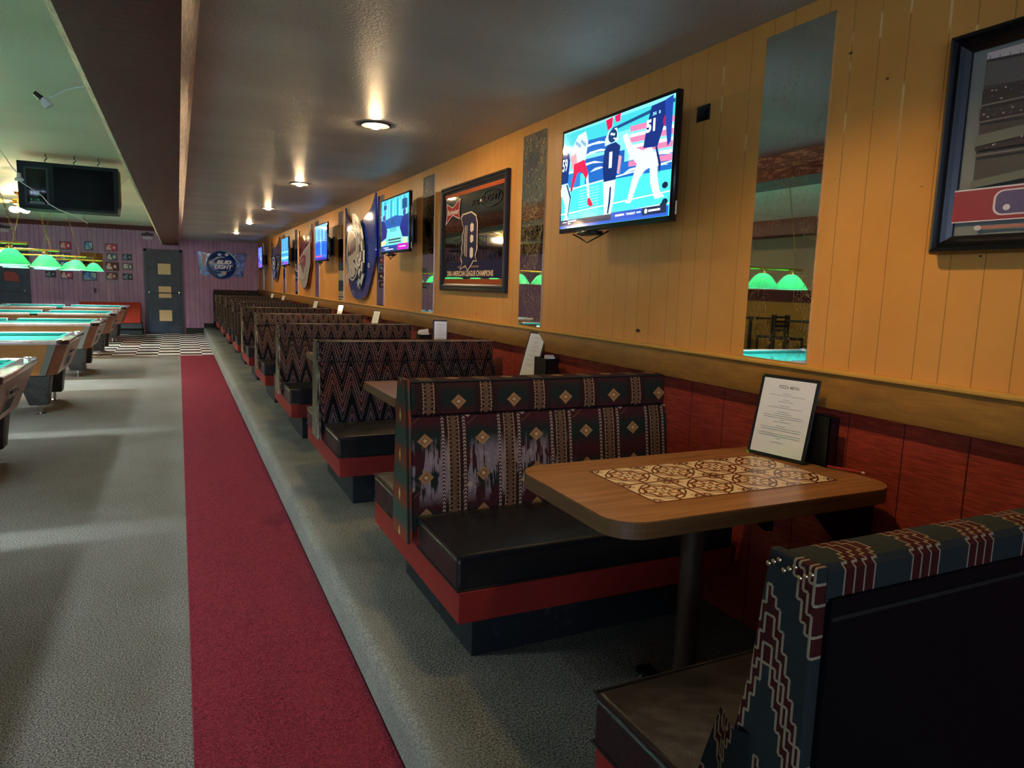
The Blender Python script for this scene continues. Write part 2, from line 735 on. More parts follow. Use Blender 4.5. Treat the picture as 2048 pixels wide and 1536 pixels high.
# the boxed beam overhead
m = MB()
m.prism([(-0.335, 2.32), (0.035, 2.32), (0.035, 2.60), (-0.335, 2.60)], YB, YF, beam_mat, 'Y', bevel=0.012, seg=2)
struct(m, 'trim_2')
m = MB(); m.prism([(0.036, 2.322), (0.075, 2.40), (0.105, 2.487), (0.036, 2.487)], YB, YF, beam_side, 'Y')
struct(m, 'trim_3')
m = MB(); m.prism([(-0.336, 2.322), (-0.372, 2.36), (-0.545, 2.77), (-0.47, 2.77), (-0.336, 2.5)], YB, YF, beam_edge, 'Y')
struct(m, 'trim_4')
# second beam over the far side of the hall, seen in the mirrors
m = MB(); m.box((-5.6, YB, 2.5), (-5.2, YF, 2.8), beam_mat, 0.01)
struct(m, 'trim_5')
# maroon band along the top of the far wall and dark skirting
m = MB(); m.box((-8, YF - 0.05, 2.655), (-0.44, YF, 2.77), maroon)
struct(m, 'trim_6')
m = MB(); m.box((0.16, YF - 0.02, 0), (0.6, YF, 0.15), dark_base)
m.box((0.6, YF - 0.02, PZ), (XR, YF, PZ + 0.12), dark_base)
m.box((-3.25, YF - 0.02, 0), (-0.85, YF, 0.15), dark_base)
struct(m, 'baseboard_far')


# ------------------------------------------------------------------ upholstery
def zigzag(axis, light=((176, 140, 118), (196, 120, 84), (138, 138, 156)), per=0.118, amp=0.22):
    def f(b):
        x, y, z = coords()
        u = x if axis == 'x' else y
        v = z + y if axis == 'x' else z
        def idx(du, dv):
            uq = quant(u + du, 0.0064)
            t = tri(uq / per)
            return flo((quant(v + dv, 0.0120) + t * amp) / 0.056)
        w = 0.0014
        i0 = idx(0.0, 0.0)
        line = fabs(idx(w, 0.0) - idx(-w, 0.0)) + fabs(idx(0.0, w) - idx(0.0, -w))
        g = frac(i0 / 5.0)
        line = line.gt(0.5) * mx(g.lt(0.60), 0.0)
        ln2 = X(0.0)
        big = noise(vec(x * 1.2, y, z * 3.0), 2.0, 2, 0.5)
        lc = mix(ramp(big, 0.42, 0.60), light[0], light[1])
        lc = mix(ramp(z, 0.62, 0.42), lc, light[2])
        wear = noise(vec(x, y, z), 40, 2, 0.6)
        fill = mix(g.lt(0.45) * ramp(big, 0.4, 0.55), (42, 36, 35), (66, 38, 34))
        fill = mix(g.gt(0.58), fill, (23, 22, 23))
        c = mix(line, fill, lc)
        c = mix(ramp(wear, 0.5, 0.8) * 0.45, c, (34, 30, 30))
        set_bump(b, wear, 0.25, 0.002)
        return c
    return f


def ikat(b):
    """pale worn strip of flame stitch on the ends of the backs"""
    x, y, z = coords()
    n = noise(vec(x, y * 60, z * 4), 3.0, 3, 0.6)
    c = mix(ramp(n, 0.40, 0.62), (92, 80, 66), (176, 160, 134))
    return mix(frac(y / 0.022 + n * 0.4).lt(0.2), c, (48, 40, 38))


def southwest_end(b):
    x, y, z = coords()
    n = noise(vec(x, y * 90, z * 5), 2.0, 3, 0.6)
    w = X.op('SINE', z * (2 * PI / 0.155) + (n - 0.5) * 3.2)
    c = mix(ramp(w, -0.5, 0.7), (62, 74, 64), (122, 60, 42))
    d = fabs(frac(z / 0.155 + 0.25) - 0.5) * 0.155 * 0.45 + fabs(y - 0.005)
    return mix(d.lt(0.0125), c, (186, 172, 104))


def southwest(b):
    x, y, z = coords()
    per = 0.238
    xx = x + 0.72 + z.gt(0.817) * 0.10
    v = z + y
    p = frac(xx / per)
    n = noise(vec(x * 50, y, z * 5), 1.6, 3, 0.6)
    w = X.op('SINE', z * (2 * PI / 0.16) + 1.2 + (n - 0.5) * 3.0)
    c = mix(ramp(w, -0.6, 0.7), (28, 37, 34), (56, 27, 31))
    stripe = p.lt(0.42)
    c = mix(stripe, c, (40, 26, 26))
    # the worn through patches where bare lavender backing shows
    wz = noise(vec(x * 8, 0, z * 2.0 + 7.3), 2.0, 3, 0.7)
    worn = ramp(wz + noise(vec(x * 90, 0, 3.0), 2.0, 1, 0.5) * 0.22, 0.60, 0.62) * ramp(z, 0.47, 0.53) * ramp(z, 0.74, 0.66) * ramp(x, 0.12, -0.02) * y.lt(0.0)
    c = mix(worn, c, mix(n, (84, 78, 90), (150, 140, 144)))
    # centre braid of the stripe
    q = fabs(p - 0.21)
    braid = q.lt(0.078)
    chain = tri(v / 0.0185) + q * 14.0
    cc = mix(chain.lt(0.75), (34, 22, 20), (92, 70, 54))
    cc = mix(fabs(chain - 1.05).lt(0.16), cc, (120, 96, 72))
    c = mix(braid, c, cc)
    rim = fabs(q - 0.088).lt(0.012) * frac(v / 0.014).gt(0.22)
    c = mix(rim, c, (140, 114, 92))
    # outer plaits
    pl = fabs(fabs(p - 0.21) - 0.185).lt(0.026 + 0.0)
    zz = fabs((fabs(p - 0.21) - 0.185) / 0.026)
    plc = mix((frac(v / 0.016 + zz * 0.5)).gt(0.45), (28, 20, 22), (156, 134, 120))
    c = mix(pl * z.lt(0.815), c, plc)
    # stepped diamonds between the stripes
    du = fabs(p - 0.72) * per
    dv = fabs(frac(v / 0.158 + 0.42) - 0.5) * 0.158
    d = quant(du + 0.002, 0.0042) + quant(dv + 0.002, 0.0042)
    tan = mix(d.lt(0.013), (140, 108, 72), (178, 150, 108))
    tan = mix(d.gt(0.0125) * d.lt(0.0165), tan, (66, 40, 30))
    c = mix(d.lt(0.0335), c, tan)
    # outline lozenges and small pale squares beside the stripes
    dv2 = fabs(frac(v / 0.316 + 0.10) - 0.5) * 0.316
    e = quant(fabs(p - 0.475) * per, 0.004) + quant(dv2, 0.004)
    c = mix(e.lt(0.0105) * z.lt(0.815), c, (176, 150, 126))
    c = mix(fabs(e - 0.040).lt(0.0022) * z.lt(0.815) * p.gt(0.45), c, (96, 74, 66))
    wear = noise(vec(x, y, z), 60, 2, 0.6)
    c = mix(ramp(wear, 0.45, 0.8) * 0.35, c, (30, 26, 26))
    set_bump(b, wear + worn * 0.6, 0.3, 0.002)
    return c


def leafy(axis):
    def f(b):
        x, y, z = coords()
        u = x if axis == 'x' else y
        n = noise(vec(x * 3, y * 3, z * 3), 4, 3, 0.7)
        st = frac(u / 0.05).lt(0.35)
        c = mix(st, (50, 45, 44), (72, 64, 58))
        c = mix(frac(z / 0.012).lt(0.4) * st, c, (92, 80, 70))
        if axis == 'y':
            c = mix(n.gt(0.57), c, (128, 132, 136))
        else:
            c = mix(n.gt(0.64), c, (128, 124, 120))
        return c
    return f


def teal_step(axis):
    """dark teal cloth with stepped maroon diamonds outlined in cream"""
    def f(b):
        x, y, z = coords()
        if axis == 'y':
            u, v, su, sv, ps, am, pv, w = y, z, 0.0088, 0.0150, 0.150, 0.24, 0.27, 0.0021
        else:
            u, v, su, sv, ps, am, pv, w = x, y + 0.005, 0.0300, 0.0125, 0.300, 0.03, 0.135, 0.0015

        def band(du, dv):
            if axis == 'y':
                t = tri(quant(u + du + 0.004, su) / ps)
                ph = frac((quant(v + dv, sv) + t * am) / pv + 0.10)
            else:
                t = tri(quant(v + dv, sv) / 0.09)
                ph = frac((quant(u + du, su / 3) + t * am) / pv)
            return flo(ph * 7.0)
        k = band(0.0, 0.0)
        e = fabs(band(w, 0.0) - band(-w, 0.0)) + fabs(band(0.0, w) - band(0.0, -w))
        # 0,1,2: maroon stripes outlined in cream, 3..6: plain teal
        maroon_zone = k.lt(2.5)
        c = mix(maroon_zone, (40, 46, 45), (62, 24, 22))
        near = mn(k, mn(band(w, 0.0), mn(band(-w, 0.0), mn(band(0.0, w), band(0.0, -w)))))
        c = mix(e.gt(0.5) * near.lt(2.5), c, (144, 130, 104))
        wear = noise(vec(x, y, z), 80, 2, 0.6)
        c = mix(ramp(wear, 0.5, 0.8) * 0.3, c, (30, 30, 30))
        set_bump(b, wear, 0.3, 0.002)
        return c
    return f


def b_vinyl(b):
    x, y, z = coords()
    n = noise(vec(x, y, z), 5, 3, 0.6)
    f = noise(vec(x, y, z), 300, 2, 0.6)
    set_bump(b, n * 3.0 + f * 0.15, 0.25, 0.012)
    X.put(b.inputs['Roughness'], ramp(noise(vec(x, y, z), 9, 3, 0.6), 0.2, 0.9) * 0.25 + 0.28)
    return mix(noise(vec(x, y, z), 3, 3, 0.6), (15, 16, 17), (25, 24, 23))


vinyl = material('black_vinyl', b_vinyl, rough=0.38, spec=0.5)
red_board = material('red_bench_board', lambda b: mix(ramp(noise(vec(*coords()), 6, 4, 0.6), 0.4, 0.8) * 0.4, (128, 34, 26), (96, 26, 28)), rough=0.5, spec=0.3)
toe_board = material('black_toe_board', lambda b: mix(ramp(noise(vec(*coords()), 22, 4, 0.7), 0.60, 0.72) * 0.35, (24, 28, 30), (86, 100, 104)), rough=0.5, spec=0.3)
seam_black = material('black_seam', color=(14, 13, 14), rough=0.8)
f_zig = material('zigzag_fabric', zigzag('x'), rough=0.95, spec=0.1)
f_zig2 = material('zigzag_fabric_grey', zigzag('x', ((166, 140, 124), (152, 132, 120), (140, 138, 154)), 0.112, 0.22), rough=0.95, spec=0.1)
f_ikat = material('worn_end_fabric', ikat, rough=0.95, spec=0.1)
f_sw = material('diamond_fabric', southwest, rough=0.95, spec=0.1)
f_swe = material('diamond_end_fabric', southwest_end, rough=0.95, spec=0.1)
f_leaf = material('leaf_fabric', leafy('x'), rough=0.95, spec=0.1)
f_leafe = material('leaf_end_fabric', leafy('y'), rough=0.95, spec=0.1)
f_teal = material('teal_step_end_fabric', teal_step('y'), rough=0.95, spec=0.1)
f_tealt = material('teal_step_top_fabric', teal_step('x'), rough=0.95, spec=0.1)

XC = 1.38


def cushion(name, y0, y1, x0, x1, z0, z1, parent):
    m = MB()
    bm = bmesh.new()
    bmesh.ops.create_cube(bm, size=1.0)
    bm.transform(Matrix.Translation(((x0 + x1) / 2, (y0 + y1) / 2, (z0 + z1) / 2)) @ Matrix.Diagonal((x1 - x0, y1 - y0, z1 - z0, 1)))
    bmesh.ops.subdivide_edges(bm, edges=list(bm.edges), cuts=7, use_grid_fill=True)
    for v in bm.verts:
        a = (v.co.x - x0) / (x1 - x0) * 2 - 1
        c = (v.co.y - y0) / (y1 - y0) * 2 - 1
        k = (1 - a ** 4) * (1 - c ** 4)
        if v.co.z > z1 - 1e-4: v.co.z += 0.016 * k - 0.004 * (1 - k)
    m._add(bm, vinyl, smooth=True)
    o = m.obj(name, parent)
    bv = o.modifiers.new('soft', 'BEVEL')
    bv.width = 0.014
    bv.segments = 3
    bv.limit_method = 'ANGLE'
    bv.angle_limit = math.radians(40)
    # welted seams run round the top and bottom edge
    p = MB()
    for zz in (z1 - 0.006, z0 + 0.004):
        e = 0.001
        p.tube([(x0 - e, y0 - e, zz), (x1 + e, y0 - e, zz), (x1 + e, y1 + e, zz), (x0 - e, y1 + e, zz)], 0.0045, vinyl, 6, closed=True)
    p.obj('piping', o)
    return o


def seat_unit(r, sgn, both, z=0.0):
    """seat on one side of the back; sgn -1 is towards the camera"""
    a, b = sorted((sgn * 0.115, sgn * 0.54))
    cushion('seat_cushion', a, b, -0.585, 0.585, 0.318, 0.445, r)


def booth(yc, kind, label, group):
    r = thing('booth_bench', label, 'bench', (XC, yc, PZ), 0, group)
    top, side, cap = {'sw': (f_sw, f_swe, f_sw), 'zig': (f_zig, f_ikat, f_zig), 'zig2': (f_zig2, f_ikat, f_zig2), 'leaf': (f_leaf, f_leafe, f_leaf)}[kind]
    m = MB(); m.box((-0.47, -0.40, 0.0), (0.55, 0.40, 0.212), toe_board); m.obj('toe_kick', r)
    m = MB(); m.box((-0.58, -0.545, 0.207), (0.585, 0.545, 0.318), red_board, 0.003, 1)
    m.box((-0.583, -0.118, 0.318), (0.55, 0.118, 0.40), red_board)
    m.obj('base_frame', r)
    for s in (-1, 1): seat_unit(r, s, True)
    m = MB()
    lo = [(-0.102, 0.38), (-0.108, 0.46), (-0.098, 0.60), (-0.074, 0.76), (-0.058, 0.815), (0.058, 0.815), (0.074, 0.76), (0.098, 0.60), (0.108, 0.46), (0.102, 0.38)]
    m.prism(lo, -0.60, 0.585, top, 'X', smooth=True)
    m.obj('backrest', r)
    m = MB()
    hi = [(-0.048, 0.812), (-0.068, 0.825), (-0.070, 0.86), (-0.060, 0.915), (-0.050, 0.943), (-0.040, 0.952), (0.040, 0.952), (0.050, 0.943), (0.060, 0.915), (0.070, 0.86), (0.068, 0.825), (0.048, 0.812)]
    m.prism(hi, -0.60, 0.57, cap, 'X', smooth=True)
    m.obj('head_roll', r)
    m = MB(); m.prism([(-0.105, 0.335), (0.105, 0.335), (0.070, 0.80), (0.046, 0.955), (-0.046, 0.955), (-0.070, 0.80)], -0.622, -0.600, side, 'X', bevel=0.004, seg=2)
    m.obj('end_panel', r)
    m = MB()
    edge = [(-0.617, -0.107, 0.335), (-0.617, -0.072, 0.80), (-0.617, -0.048, 0.955), (-0.617, 0.048, 0.955), (-0.617, 0.072, 0.80), (-0.617, 0.107, 0.335)]
    m.tube(edge, 0.0045, seam_black if kind in ('sw', 'leaf') else f_ikat, 6)
    m.tube([(-0.6, -0.0505, 0.948), (0.57, -0.0505, 0.948)], 0.0045, seam_black if kind in ('sw', 'leaf') else f_ikat, 6)
    m.obj('welt', r)
    return r


B0, BP = 2.575, 1.9
GB = 'double booth benches along the yellow wall'
booth(B0, 'sw', 'double booth bench with worn striped diamond cloth, nearest of the double booths', GB)
zz = ['nearest', 'second nearest', 'third nearest', 'farthest']
kinds = ['zig', 'zig2', 'zig2', 'zig2']
first2 = None
for i in range(4):
    lb = 'double booth bench with zigzag flame cloth, %s of the four zigzag booths' % zz[i]
    if i == 0: booth(B0 + BP, 'zig', lb, GB)
    elif i == 1: first2 = booth(B0 + 2 * BP, 'zig2', lb, GB)
    else: dup(first2, (XC, B0 + (i + 1) * BP, PZ), lb, GB)
fl = booth(B0 + 5 * BP, 'leaf', 'double booth bench with dark leaf cloth, nearest of the four dark leaf booths', GB)
for i in range(3):
    dup(fl, (XC, B0 + (6 + i) * BP, PZ), 'double booth bench with dark leaf cloth, %s of the four dark leaf booths' % zz[i + 1], GB)


def single_bench(loc, rz, label, back_mat, end_mat, top_mat, height, behind, x0=-0.60):
    """bench facing its local +y, flat panel behind"""
    r = thing('booth_bench', label, 'bench', loc, rz)
    m = MB(); m.box((-0.47, 0.02, 0.0), (0.55, 0.42, 0.212), toe_board); m.obj('toe_kick', r)
    m = MB(); m.box((-0.575, 0.0, 0.207), (0.585, 0.575, 0.318), red_board, 0.003, 1)
    m.box((-0.578, 0.0, 0.318), (0.55, 0.11, 0.44), red_board)
    m.obj('base_frame', r)
    cushion('seat_cushion', 0.135, 0.58, -0.58, 0.585, 0.318, 0.445, r)
    m = MB()
    lo = [(0.012, 0.30), (0.150, 0.30), (0.150, 0.46), (0.128, 0.60), (0.100, 0.76), (0.085, height - 0.13), (0.012, height - 0.13)]
    m.prism(lo, x0, 0.585, back_mat, 'X', smooth=True)
    m.obj('backrest', r)
    m = MB()
    h = height
    hi = [(0.0, h - 0.05), (0.0, h - 0.008), (0.01, h), (0.07, h), (0.084, h - 0.01), (0.094, h - 0.05), (0.098, h - 0.128), (0.02, h - 0.128), (0.012, h - 0.05)]
    m.prism(hi, x0 - 0.005, 0.575, top_mat, 'X', smooth=True)
    m.obj('head_roll', r)
    m = MB(); m.box((x0 + 0.002, -0.006, 0.02), (0.585, 0.012, h - 0.045), black_paint)
    m.box((x0 + 0.004, -0.0085, h - 0.075), (0.585, -0.005, h - 0.069), seam_black)
    m.obj('back_panel', r, label=behind)
    m = MB()
    e = [(0.0, 0.02), (0.012, 0.02), (0.10, 0.30), (0.158, 0.33), (0.160, 0.46), (0.138, 0.60), (0.106, 0.76), (0.086, h), (0.0, h)]
    m.prism(e, x0 - 0.022, x0, end_mat, 'X', bevel=0.004, seg=2)
    m.obj('end_panel', r)
    return r


b0 = single_bench((XC, 0.625, PZ), 0, 'single booth bench in teal and maroon stepped cloth with plain black rear, closest to viewer', vinyl, f_teal, f_tealt, 0.953, 'plain black rear panel of the bench')
m = MB()
for k in range(9):      # upholstery tacks on the near top corner
    a = k / 8
    m.lathe([(0.0, 0.0025), (0.003, 0.0015), (0.0042, 0)], material('brass_tack', color=(214, 200, 160), rough=0.25, metal=1.0), (0, 0, 0), 8, M=Matrix.Translation((-0.628, 0.006 + 0.075 * a, 0.944 - 0.006 * (k % 3))) @ Matrix.Rotation(-PI / 2, 4, 'Y'))
m.obj('tack', b0)
# loose cloth that has come away from the end panel
m = MB()
bm = bmesh.new()
rows = 13
gr = []
for i in range(rows):
    t = i / (rows - 1)
    z = 0.66 - 0.62 * t
    bulge = 0.055 * math.sin(min(t * 2.4, 1.0) * PI / 2)
    row = []
    for j in range(5):
        s = j / 4
        row.append(bm.verts.new((-0.627 - 0.012 * math.sin(s * PI * 1.5 + t * 5), 0.09 + (0.075 + bulge) * s - 0.02 * t, z)))
    gr.append(row)
for i in range(rows - 1):
    for j in range(4):
        bm.faces.new([gr[i][j], gr[i][j + 1], gr[i + 1][j + 1], gr[i + 1][j]])
bmesh.ops.solidify(bm, geom=list(bm.faces), thickness=0.003)
m._add(bm, f_teal, smooth=True)
m.obj('loose_cloth', b0)
wb = single_bench((XC + 0.05, 20.72, PZ), PI, 'tall dark booth bench standing against the purple far wall', f_leaf, f_leafe, f_leaf, 1.03, 'rear board')


# ------------------------------------------------------------------ booth tables
def b_wood(base, dark, sx=2.0, sy=26.0, sz=26.0, amt=0.6):
    def f(b):
        x, y, z = coords()
        n = noise(vec(x * sx, y * sy, z * sz), 1.6, 4, 0.6, 0.6)
        r = noise(vec(x * sx * 0.4, y * sy * 0.35, z * sz * 0.35), 1.6, 2, 0.5, 1.0)
        c = mix(ramp(n, 0.35, 0.68) * amt, base, dark)
        return mix(ramp(r, 0.4, 0.7) * amt * 0.6, c, dark)
    return f


def b_tiles(b):
    x, y, z = coords()
    s = 0.1735
    u = frac((x + 0.235) / s) * 2.0 - 1.0
    v = frac((y + 0.1735) / s) * 2.0 - 1.0
    r = X.op('SQRT', u * u + v * v)
    a = X.op('ARCTAN2', v, u)
    c8 = X.op('COSINE', a * 8.0)
    c4 = X.op('COSINE', a * 4.0)
    line = fabs(r - (0.60 + c8 * 0.04)).lt(0.062)
    line = mx(line, fabs(r - (0.78 + c4 * 0.05)).lt(0.035))
    line = mx(line, fabs(r - (0.26 + c8 * 0.06)).lt(0.05))
    petal = fabs(r - 0.44).lt(0.10) * c8.gt(0.35)
    spoke = c4.gt(0.965) * r.gt(0.68) * r.lt(1.0)
    line = mx(line, spoke)
    line = mx(line, r.lt(0.06))
    cr = X.op('SQRT', (1.0 - fabs(u)) * (1.0 - fabs(u)) + (1.0 - fabs(v)) * (1.0 - fabs(v)))
    k = X.op('SQRT', (0.84 - fabs(u)) * (0.84 - fabs(u)) + (0.84 - fabs(v)) * (0.84 - fabs(v)))
    kr = fabs(k - 0.10).lt(0.032)
    outer = fabs(cr - 0.36).lt(0.022)
    line = mx(mx(line, outer), kr)
    line = mx(line, mx(fabs(u), fabs(v)).gt(0.945))
    line = mx(line, mx((fabs(fabs(u) - 0.64)).lt(0.014) * fabs(v).gt(0.64), (fabs(fabs(v) - 0.64)).lt(0.014) * fabs(u).gt(0.64)))
    line = mx(line, k.lt(0.03))
    c = mix(petal, (206, 188, 152), (150, 98, 70))
    return mix(line, c, (92, 48, 28))


table_top_mat = material('table_laminate', b_wood((150, 106, 62), (108, 70, 38)), rough=0.26, spec=0.45)
table_top_mat2 = material('table_laminate_grey', b_wood((150, 108, 80), (116, 78, 56)), rough=0.3, spec=0.45)
table_edge = material('table_edge_band', b_wood((120, 86, 46), (84, 58, 32), 3, 3, 60), rough=0.45)
tiles = material('patterned_tiles', b_tiles, rough=0.22, spec=0.5)
post_mat = material('brown_table_post', color=(62, 48, 36), rough=0.35, spec=0.5, metal=0.3)


def rounded_rect(x0, x1, y0, y1, r, corners, n=10):
    pts = []
    for i, (cx, cy, a0) in enumerate(((x1 - r, y1 - r, 0), (x0 + r, y1 - r, PI / 2), (x0 + r, y0 + r, PI), (x1 - r, y0 + r, 1.5 * PI))):
        if corners[i]:
            for k in range(n + 1):
                a = a0 + PI / 2 * k / n
                pts.append((cx + r * math.cos(a), cy + r * math.sin(a)))
        else:
            pts.append(((x1, y1), (x0, y1), (x0, y0), (x1, y0))[i])
    return pts


def booth_table(yc, label, round_c, x0=0.945, hw=0.295, mat=None, ztop=0.75):
    """local origin on the platform under the table centre line at x=1.38"""
    mat = mat or table_top_mat
    r = thing('booth_table', label, 'table', (XC, yc, PZ), 0, 'booth tables between the benches')
    l = x0 - XC
    m = MB()
    m.prism(rounded_rect(l, 0.588, -hw, hw, 0.095, round_c), ztop - 0.045, ztop - 0.004, table_edge, 'Z')
    m.prism(rounded_rect(l + 0.001, 0.587, -hw + 0.001, hw - 0.001, 0.094, round_c), ztop - 0.004, ztop, mat, 'Z')
    m.obj('tabletop', r)
    m = MB(); m.box((-0.235, -0.1735, ztop - 0.001), (-0.235 + 0.694, 0.1735, ztop + 0.001), tiles)
    m.obj('tile_inlay', r)
    m = MB()
    m.lathe([(0.036, 0.012), (0.036, ztop - 0.06)], post_mat, (0.05, 0, 0), 20)
    m.lathe([(0.036, ztop - 0.10), (0.085, ztop - 0.075), (0.10, ztop - 0.046)], post_mat, (0.05, 0, 0), 20)
    m.obj('post', r)
    m = MB()
    m.box((-0.14, -0.03, 0.0), (0.24, 0.03, 0.022), black_paint, 0.008)
    m.box((0.02, -0.22, 0.0), (0.08, 0.22, 0.022), black_paint, 0.008)
    m.obj('foot_plate', r)
    for s in (-0.2, 0.2):
        m = MB()
        m.prism([(0.30, ztop - 0.046), (0.585, ztop - 0.046), (0.585, ztop - 0.30), (0.56, ztop - 0.30)], s - 0.012, s + 0.012, black_paint, 'Y')
        m.obj('wall_bracket', r)
    return r


T0 = 1.65
booth_table(T0, 'brown laminate booth table with tile inlay and rounded corners, nearest, holding the pizza menu', (0, 1, 1, 1))
booth_table(3.60, 'brown booth table with square chipped corner, between diamond booth and nearest zigzag booth', (0, 0, 0, 0), 0.935, 0.31, table_top_mat2, 0.762)
t3 = booth_table(5.525, 'brown booth table with tile inlay, between nearest and second nearest zigzag booths', (0, 0, 0, 0), 0.925, 0.31)
tl = ['between second and third nearest zigzag booths', 'between third nearest and farthest zigzag booths', 'between farthest zigzag booth and nearest leaf booth',
      'between nearest and second nearest leaf booths', 'between second and third nearest leaf booths', 'between third nearest and farthest leaf booths', 'in front of the tall bench at the far wall']
TY = [T0, 3.60, 5.525]
for i, t in enumerate(tl):
    y = 7.425 + BP * i
    TY.append(y)
    dup(t3, (XC, y, PZ), 'brown booth table ' + t)

# ------------------------------------------------------------------ things on the tables
cover_black = material('black_menu_cover', color=(20, 20, 22), rough=0.45, spec=0.4)
gold = material('brass', color=(220, 176, 84), rough=0.25, metal=1.0)
paper_art = paint_material('printed_paper', rough=0.3, coat=0.3)
white_paper = material('white_paper', color=(226, 226, 220), rough=0.8)
black_plastic = material('black_plastic', color=(14, 14, 16), rough=0.35, spec=0.5)


def menu(loc, rz, lean, w, h, label, lines, title=None, corners=False):
    """board standing upright, local face towards -y, leaning back by lean"""
    r = thing('menu_board', label, 'menu', loc, rz, 'menus standing on the booth tables')
    L = Matrix.Rotation(-lean, 4, 'X')

    def T(u, v, n): return tuple(L @ Vector((u - w / 2, -n, v)))
    m = MB()
    m.box((-w / 2, 0, 0), (w / 2, 0.006, h), cover_black, 0.0015, 1, M=L)
    m.box((-w / 2, 0.006, 0), (-w / 2 + 0.004, 0.012, h), cover_black, M=L)
    m.obj('cover', r)
    bd = 0.012
    a = Art(lambda u, v, n: T(u, v, 0.0002 + n * 0.00005))
    a.rect(bd, bd, w - bd, h - bd, (222, 224, 220))
    y = h - 0.035
    if title:
        a.text(title, w * 0.34, h - 0.045, w * 0.69, h - 0.033, (120, 112, 110))
        for k in (0.026, 0.052): a.rect(w * 0.24, h - k - 0.0004, w * 0.78, h - k, (170, 170, 168))
        y = h - 0.062
    for ln in lines:
        a.rect(w / 2 - ln * w / 2, y - 0.0013, w / 2 + ln * w / 2, y, (128, 128, 130))
        y -= 0.0072
    a.obj('menu_sheet', paper_art, r)
    if corners:
        m = MB()
        for (u, v, du, dv) in ((0, 0, 1, 1), (0, h, 1, -1)):
            m.prism([(u - w / 2 - 0.001, v - 0.001 * dv), (u - w / 2 + 0.014 * du, v - 0.001 * dv), (u - w / 2 - 0.001, v + 0.014 * dv)], -0.0015, 0.0075, gold, 'Y', M=L)
        m.obj('brass_corner', r)
    return r


random.seed(3)
L1 = [.16, .62, 0, .12, .26, 0, .18, .58, 0, .2, .3, .7, .66, .08, .28, 0, .16, .7, .68, 0, .72, .7, .06, 0, .2]
# menu faces the aisle: local -y turned to look along -x
menu((1.862, 1.762, PZ + 0.752), -PI / 2 + 0.20, 0.22, 0.222, 0.290, 'black framed pizza menu on the nearest table leaning on a black caddy', L1, 'PIZZA MENU', True)
LL = [.3, .6, 0, .2, .55, .2, 0, .5, .2, .6, 0, .3, .62, .2, 0, .55, .5, .2, 0, .6, .55, .25, 0, .5, .6, .3]
menu((1.90, 3.79, PZ + 0.764), -PI / 2 + 0.22, 0.30, 0.165, 0.300, 'tall narrow white menu leaning on the table behind the diamond booth', LL)
menu((1.93, 5.44, PZ + 0.752), -0.35, 0.06, 0.125, 0.285, 'upright white menu beside napkin caddy behind nearest zigzag booth', LL)
mn_l = ['slanted white menu behind the second nearest zigzag booth', 'slanted white menu behind the third nearest zigzag booth', 'slanted white menu behind the farthest zigzag booth',
        None, 'small white menu behind the second nearest leaf booth', 'small white menu behind the third nearest leaf booth', None]
m4 = None
for i, lb in enumerate(mn_l):
    if lb is None: continue
    loc = (1.90, TY[3 + i] + 0.17, PZ + 0.752)
    if m4 is None: m4 = menu(loc, -PI / 2 + 0.30, 0.26, 0.15, 0.285, lb, LL)
    else: dup(m4, loc, lb)


def caddy(loc, label, w=0.12, d=0.10, h=0.13, napkins=True, packets=False):
    r = thing('table_caddy', label, 'caddy', loc, 0, 'condiment caddies on the booth tables')
    m = MB()
    t = 0.004
    m.box((-w / 2, -d / 2, 0), (w / 2, d / 2, t), black_plastic)
    for a, b in (((-w / 2, -d / 2, 0), (w / 2, -d / 2 + t, h)), ((-w / 2, d / 2 - t, 0), (w / 2, d / 2, h)), ((-w / 2, -d / 2, 0), (-w / 2 + t, d / 2, h)), ((w / 2 - t, -d / 2, 0), (w / 2, d / 2, h)), ((-w / 2, -0.002, 0), (w / 2, 0.002, h * 0.8))):
        m.box(a, b, black_plastic)
    m.obj('holder', r)
    if napkins:
        m = MB()
        for k in range(5):
            m.hexa([(-w / 2 + 0.008, 0.006 + k * 0.007, 0.006), (w / 2 - 0.008, 0.006 + k * 0.007, 0.006), (w / 2 - 0.008, 0.010 + k * 0.007, 0.006), (-w / 2 + 0.008, 0.010 + k * 0.007, 0.006),
                    (-w / 2 + 0.008 + 0.004 * (k % 2), 0.003 + k * 0.008, h + 0.035 - 0.004 * k), (w / 2 - 0.012, 0.003 + k * 0.008, h + 0.045 - 0.005 * (k % 3)), (w / 2 - 0.012, 0.008 + k * 0.008, h + 0.045 - 0.005 * (k % 3)), (-w / 2 + 0.008, 0.008 + k * 0.008, h + 0.035 - 0.004 * k)], white_paper)
        m.obj('napkins', r)
    if packets:
        m = MB()
        pk = material('pink_packets', color=(214, 160, 150), rough=0.6)
        for k in range(5):
            m.box((-w / 2 + 0.01, -d / 2 + 0.008 + k * 0.008, 0.006), (w / 2 - 0.02 - 0.004 * (k % 2), -d / 2 + 0.012 + k * 0.008, h + 0.012 + 0.004 * (k % 3)), pk if k % 2 else white_paper)
        m.obj('packets', r)
    return r


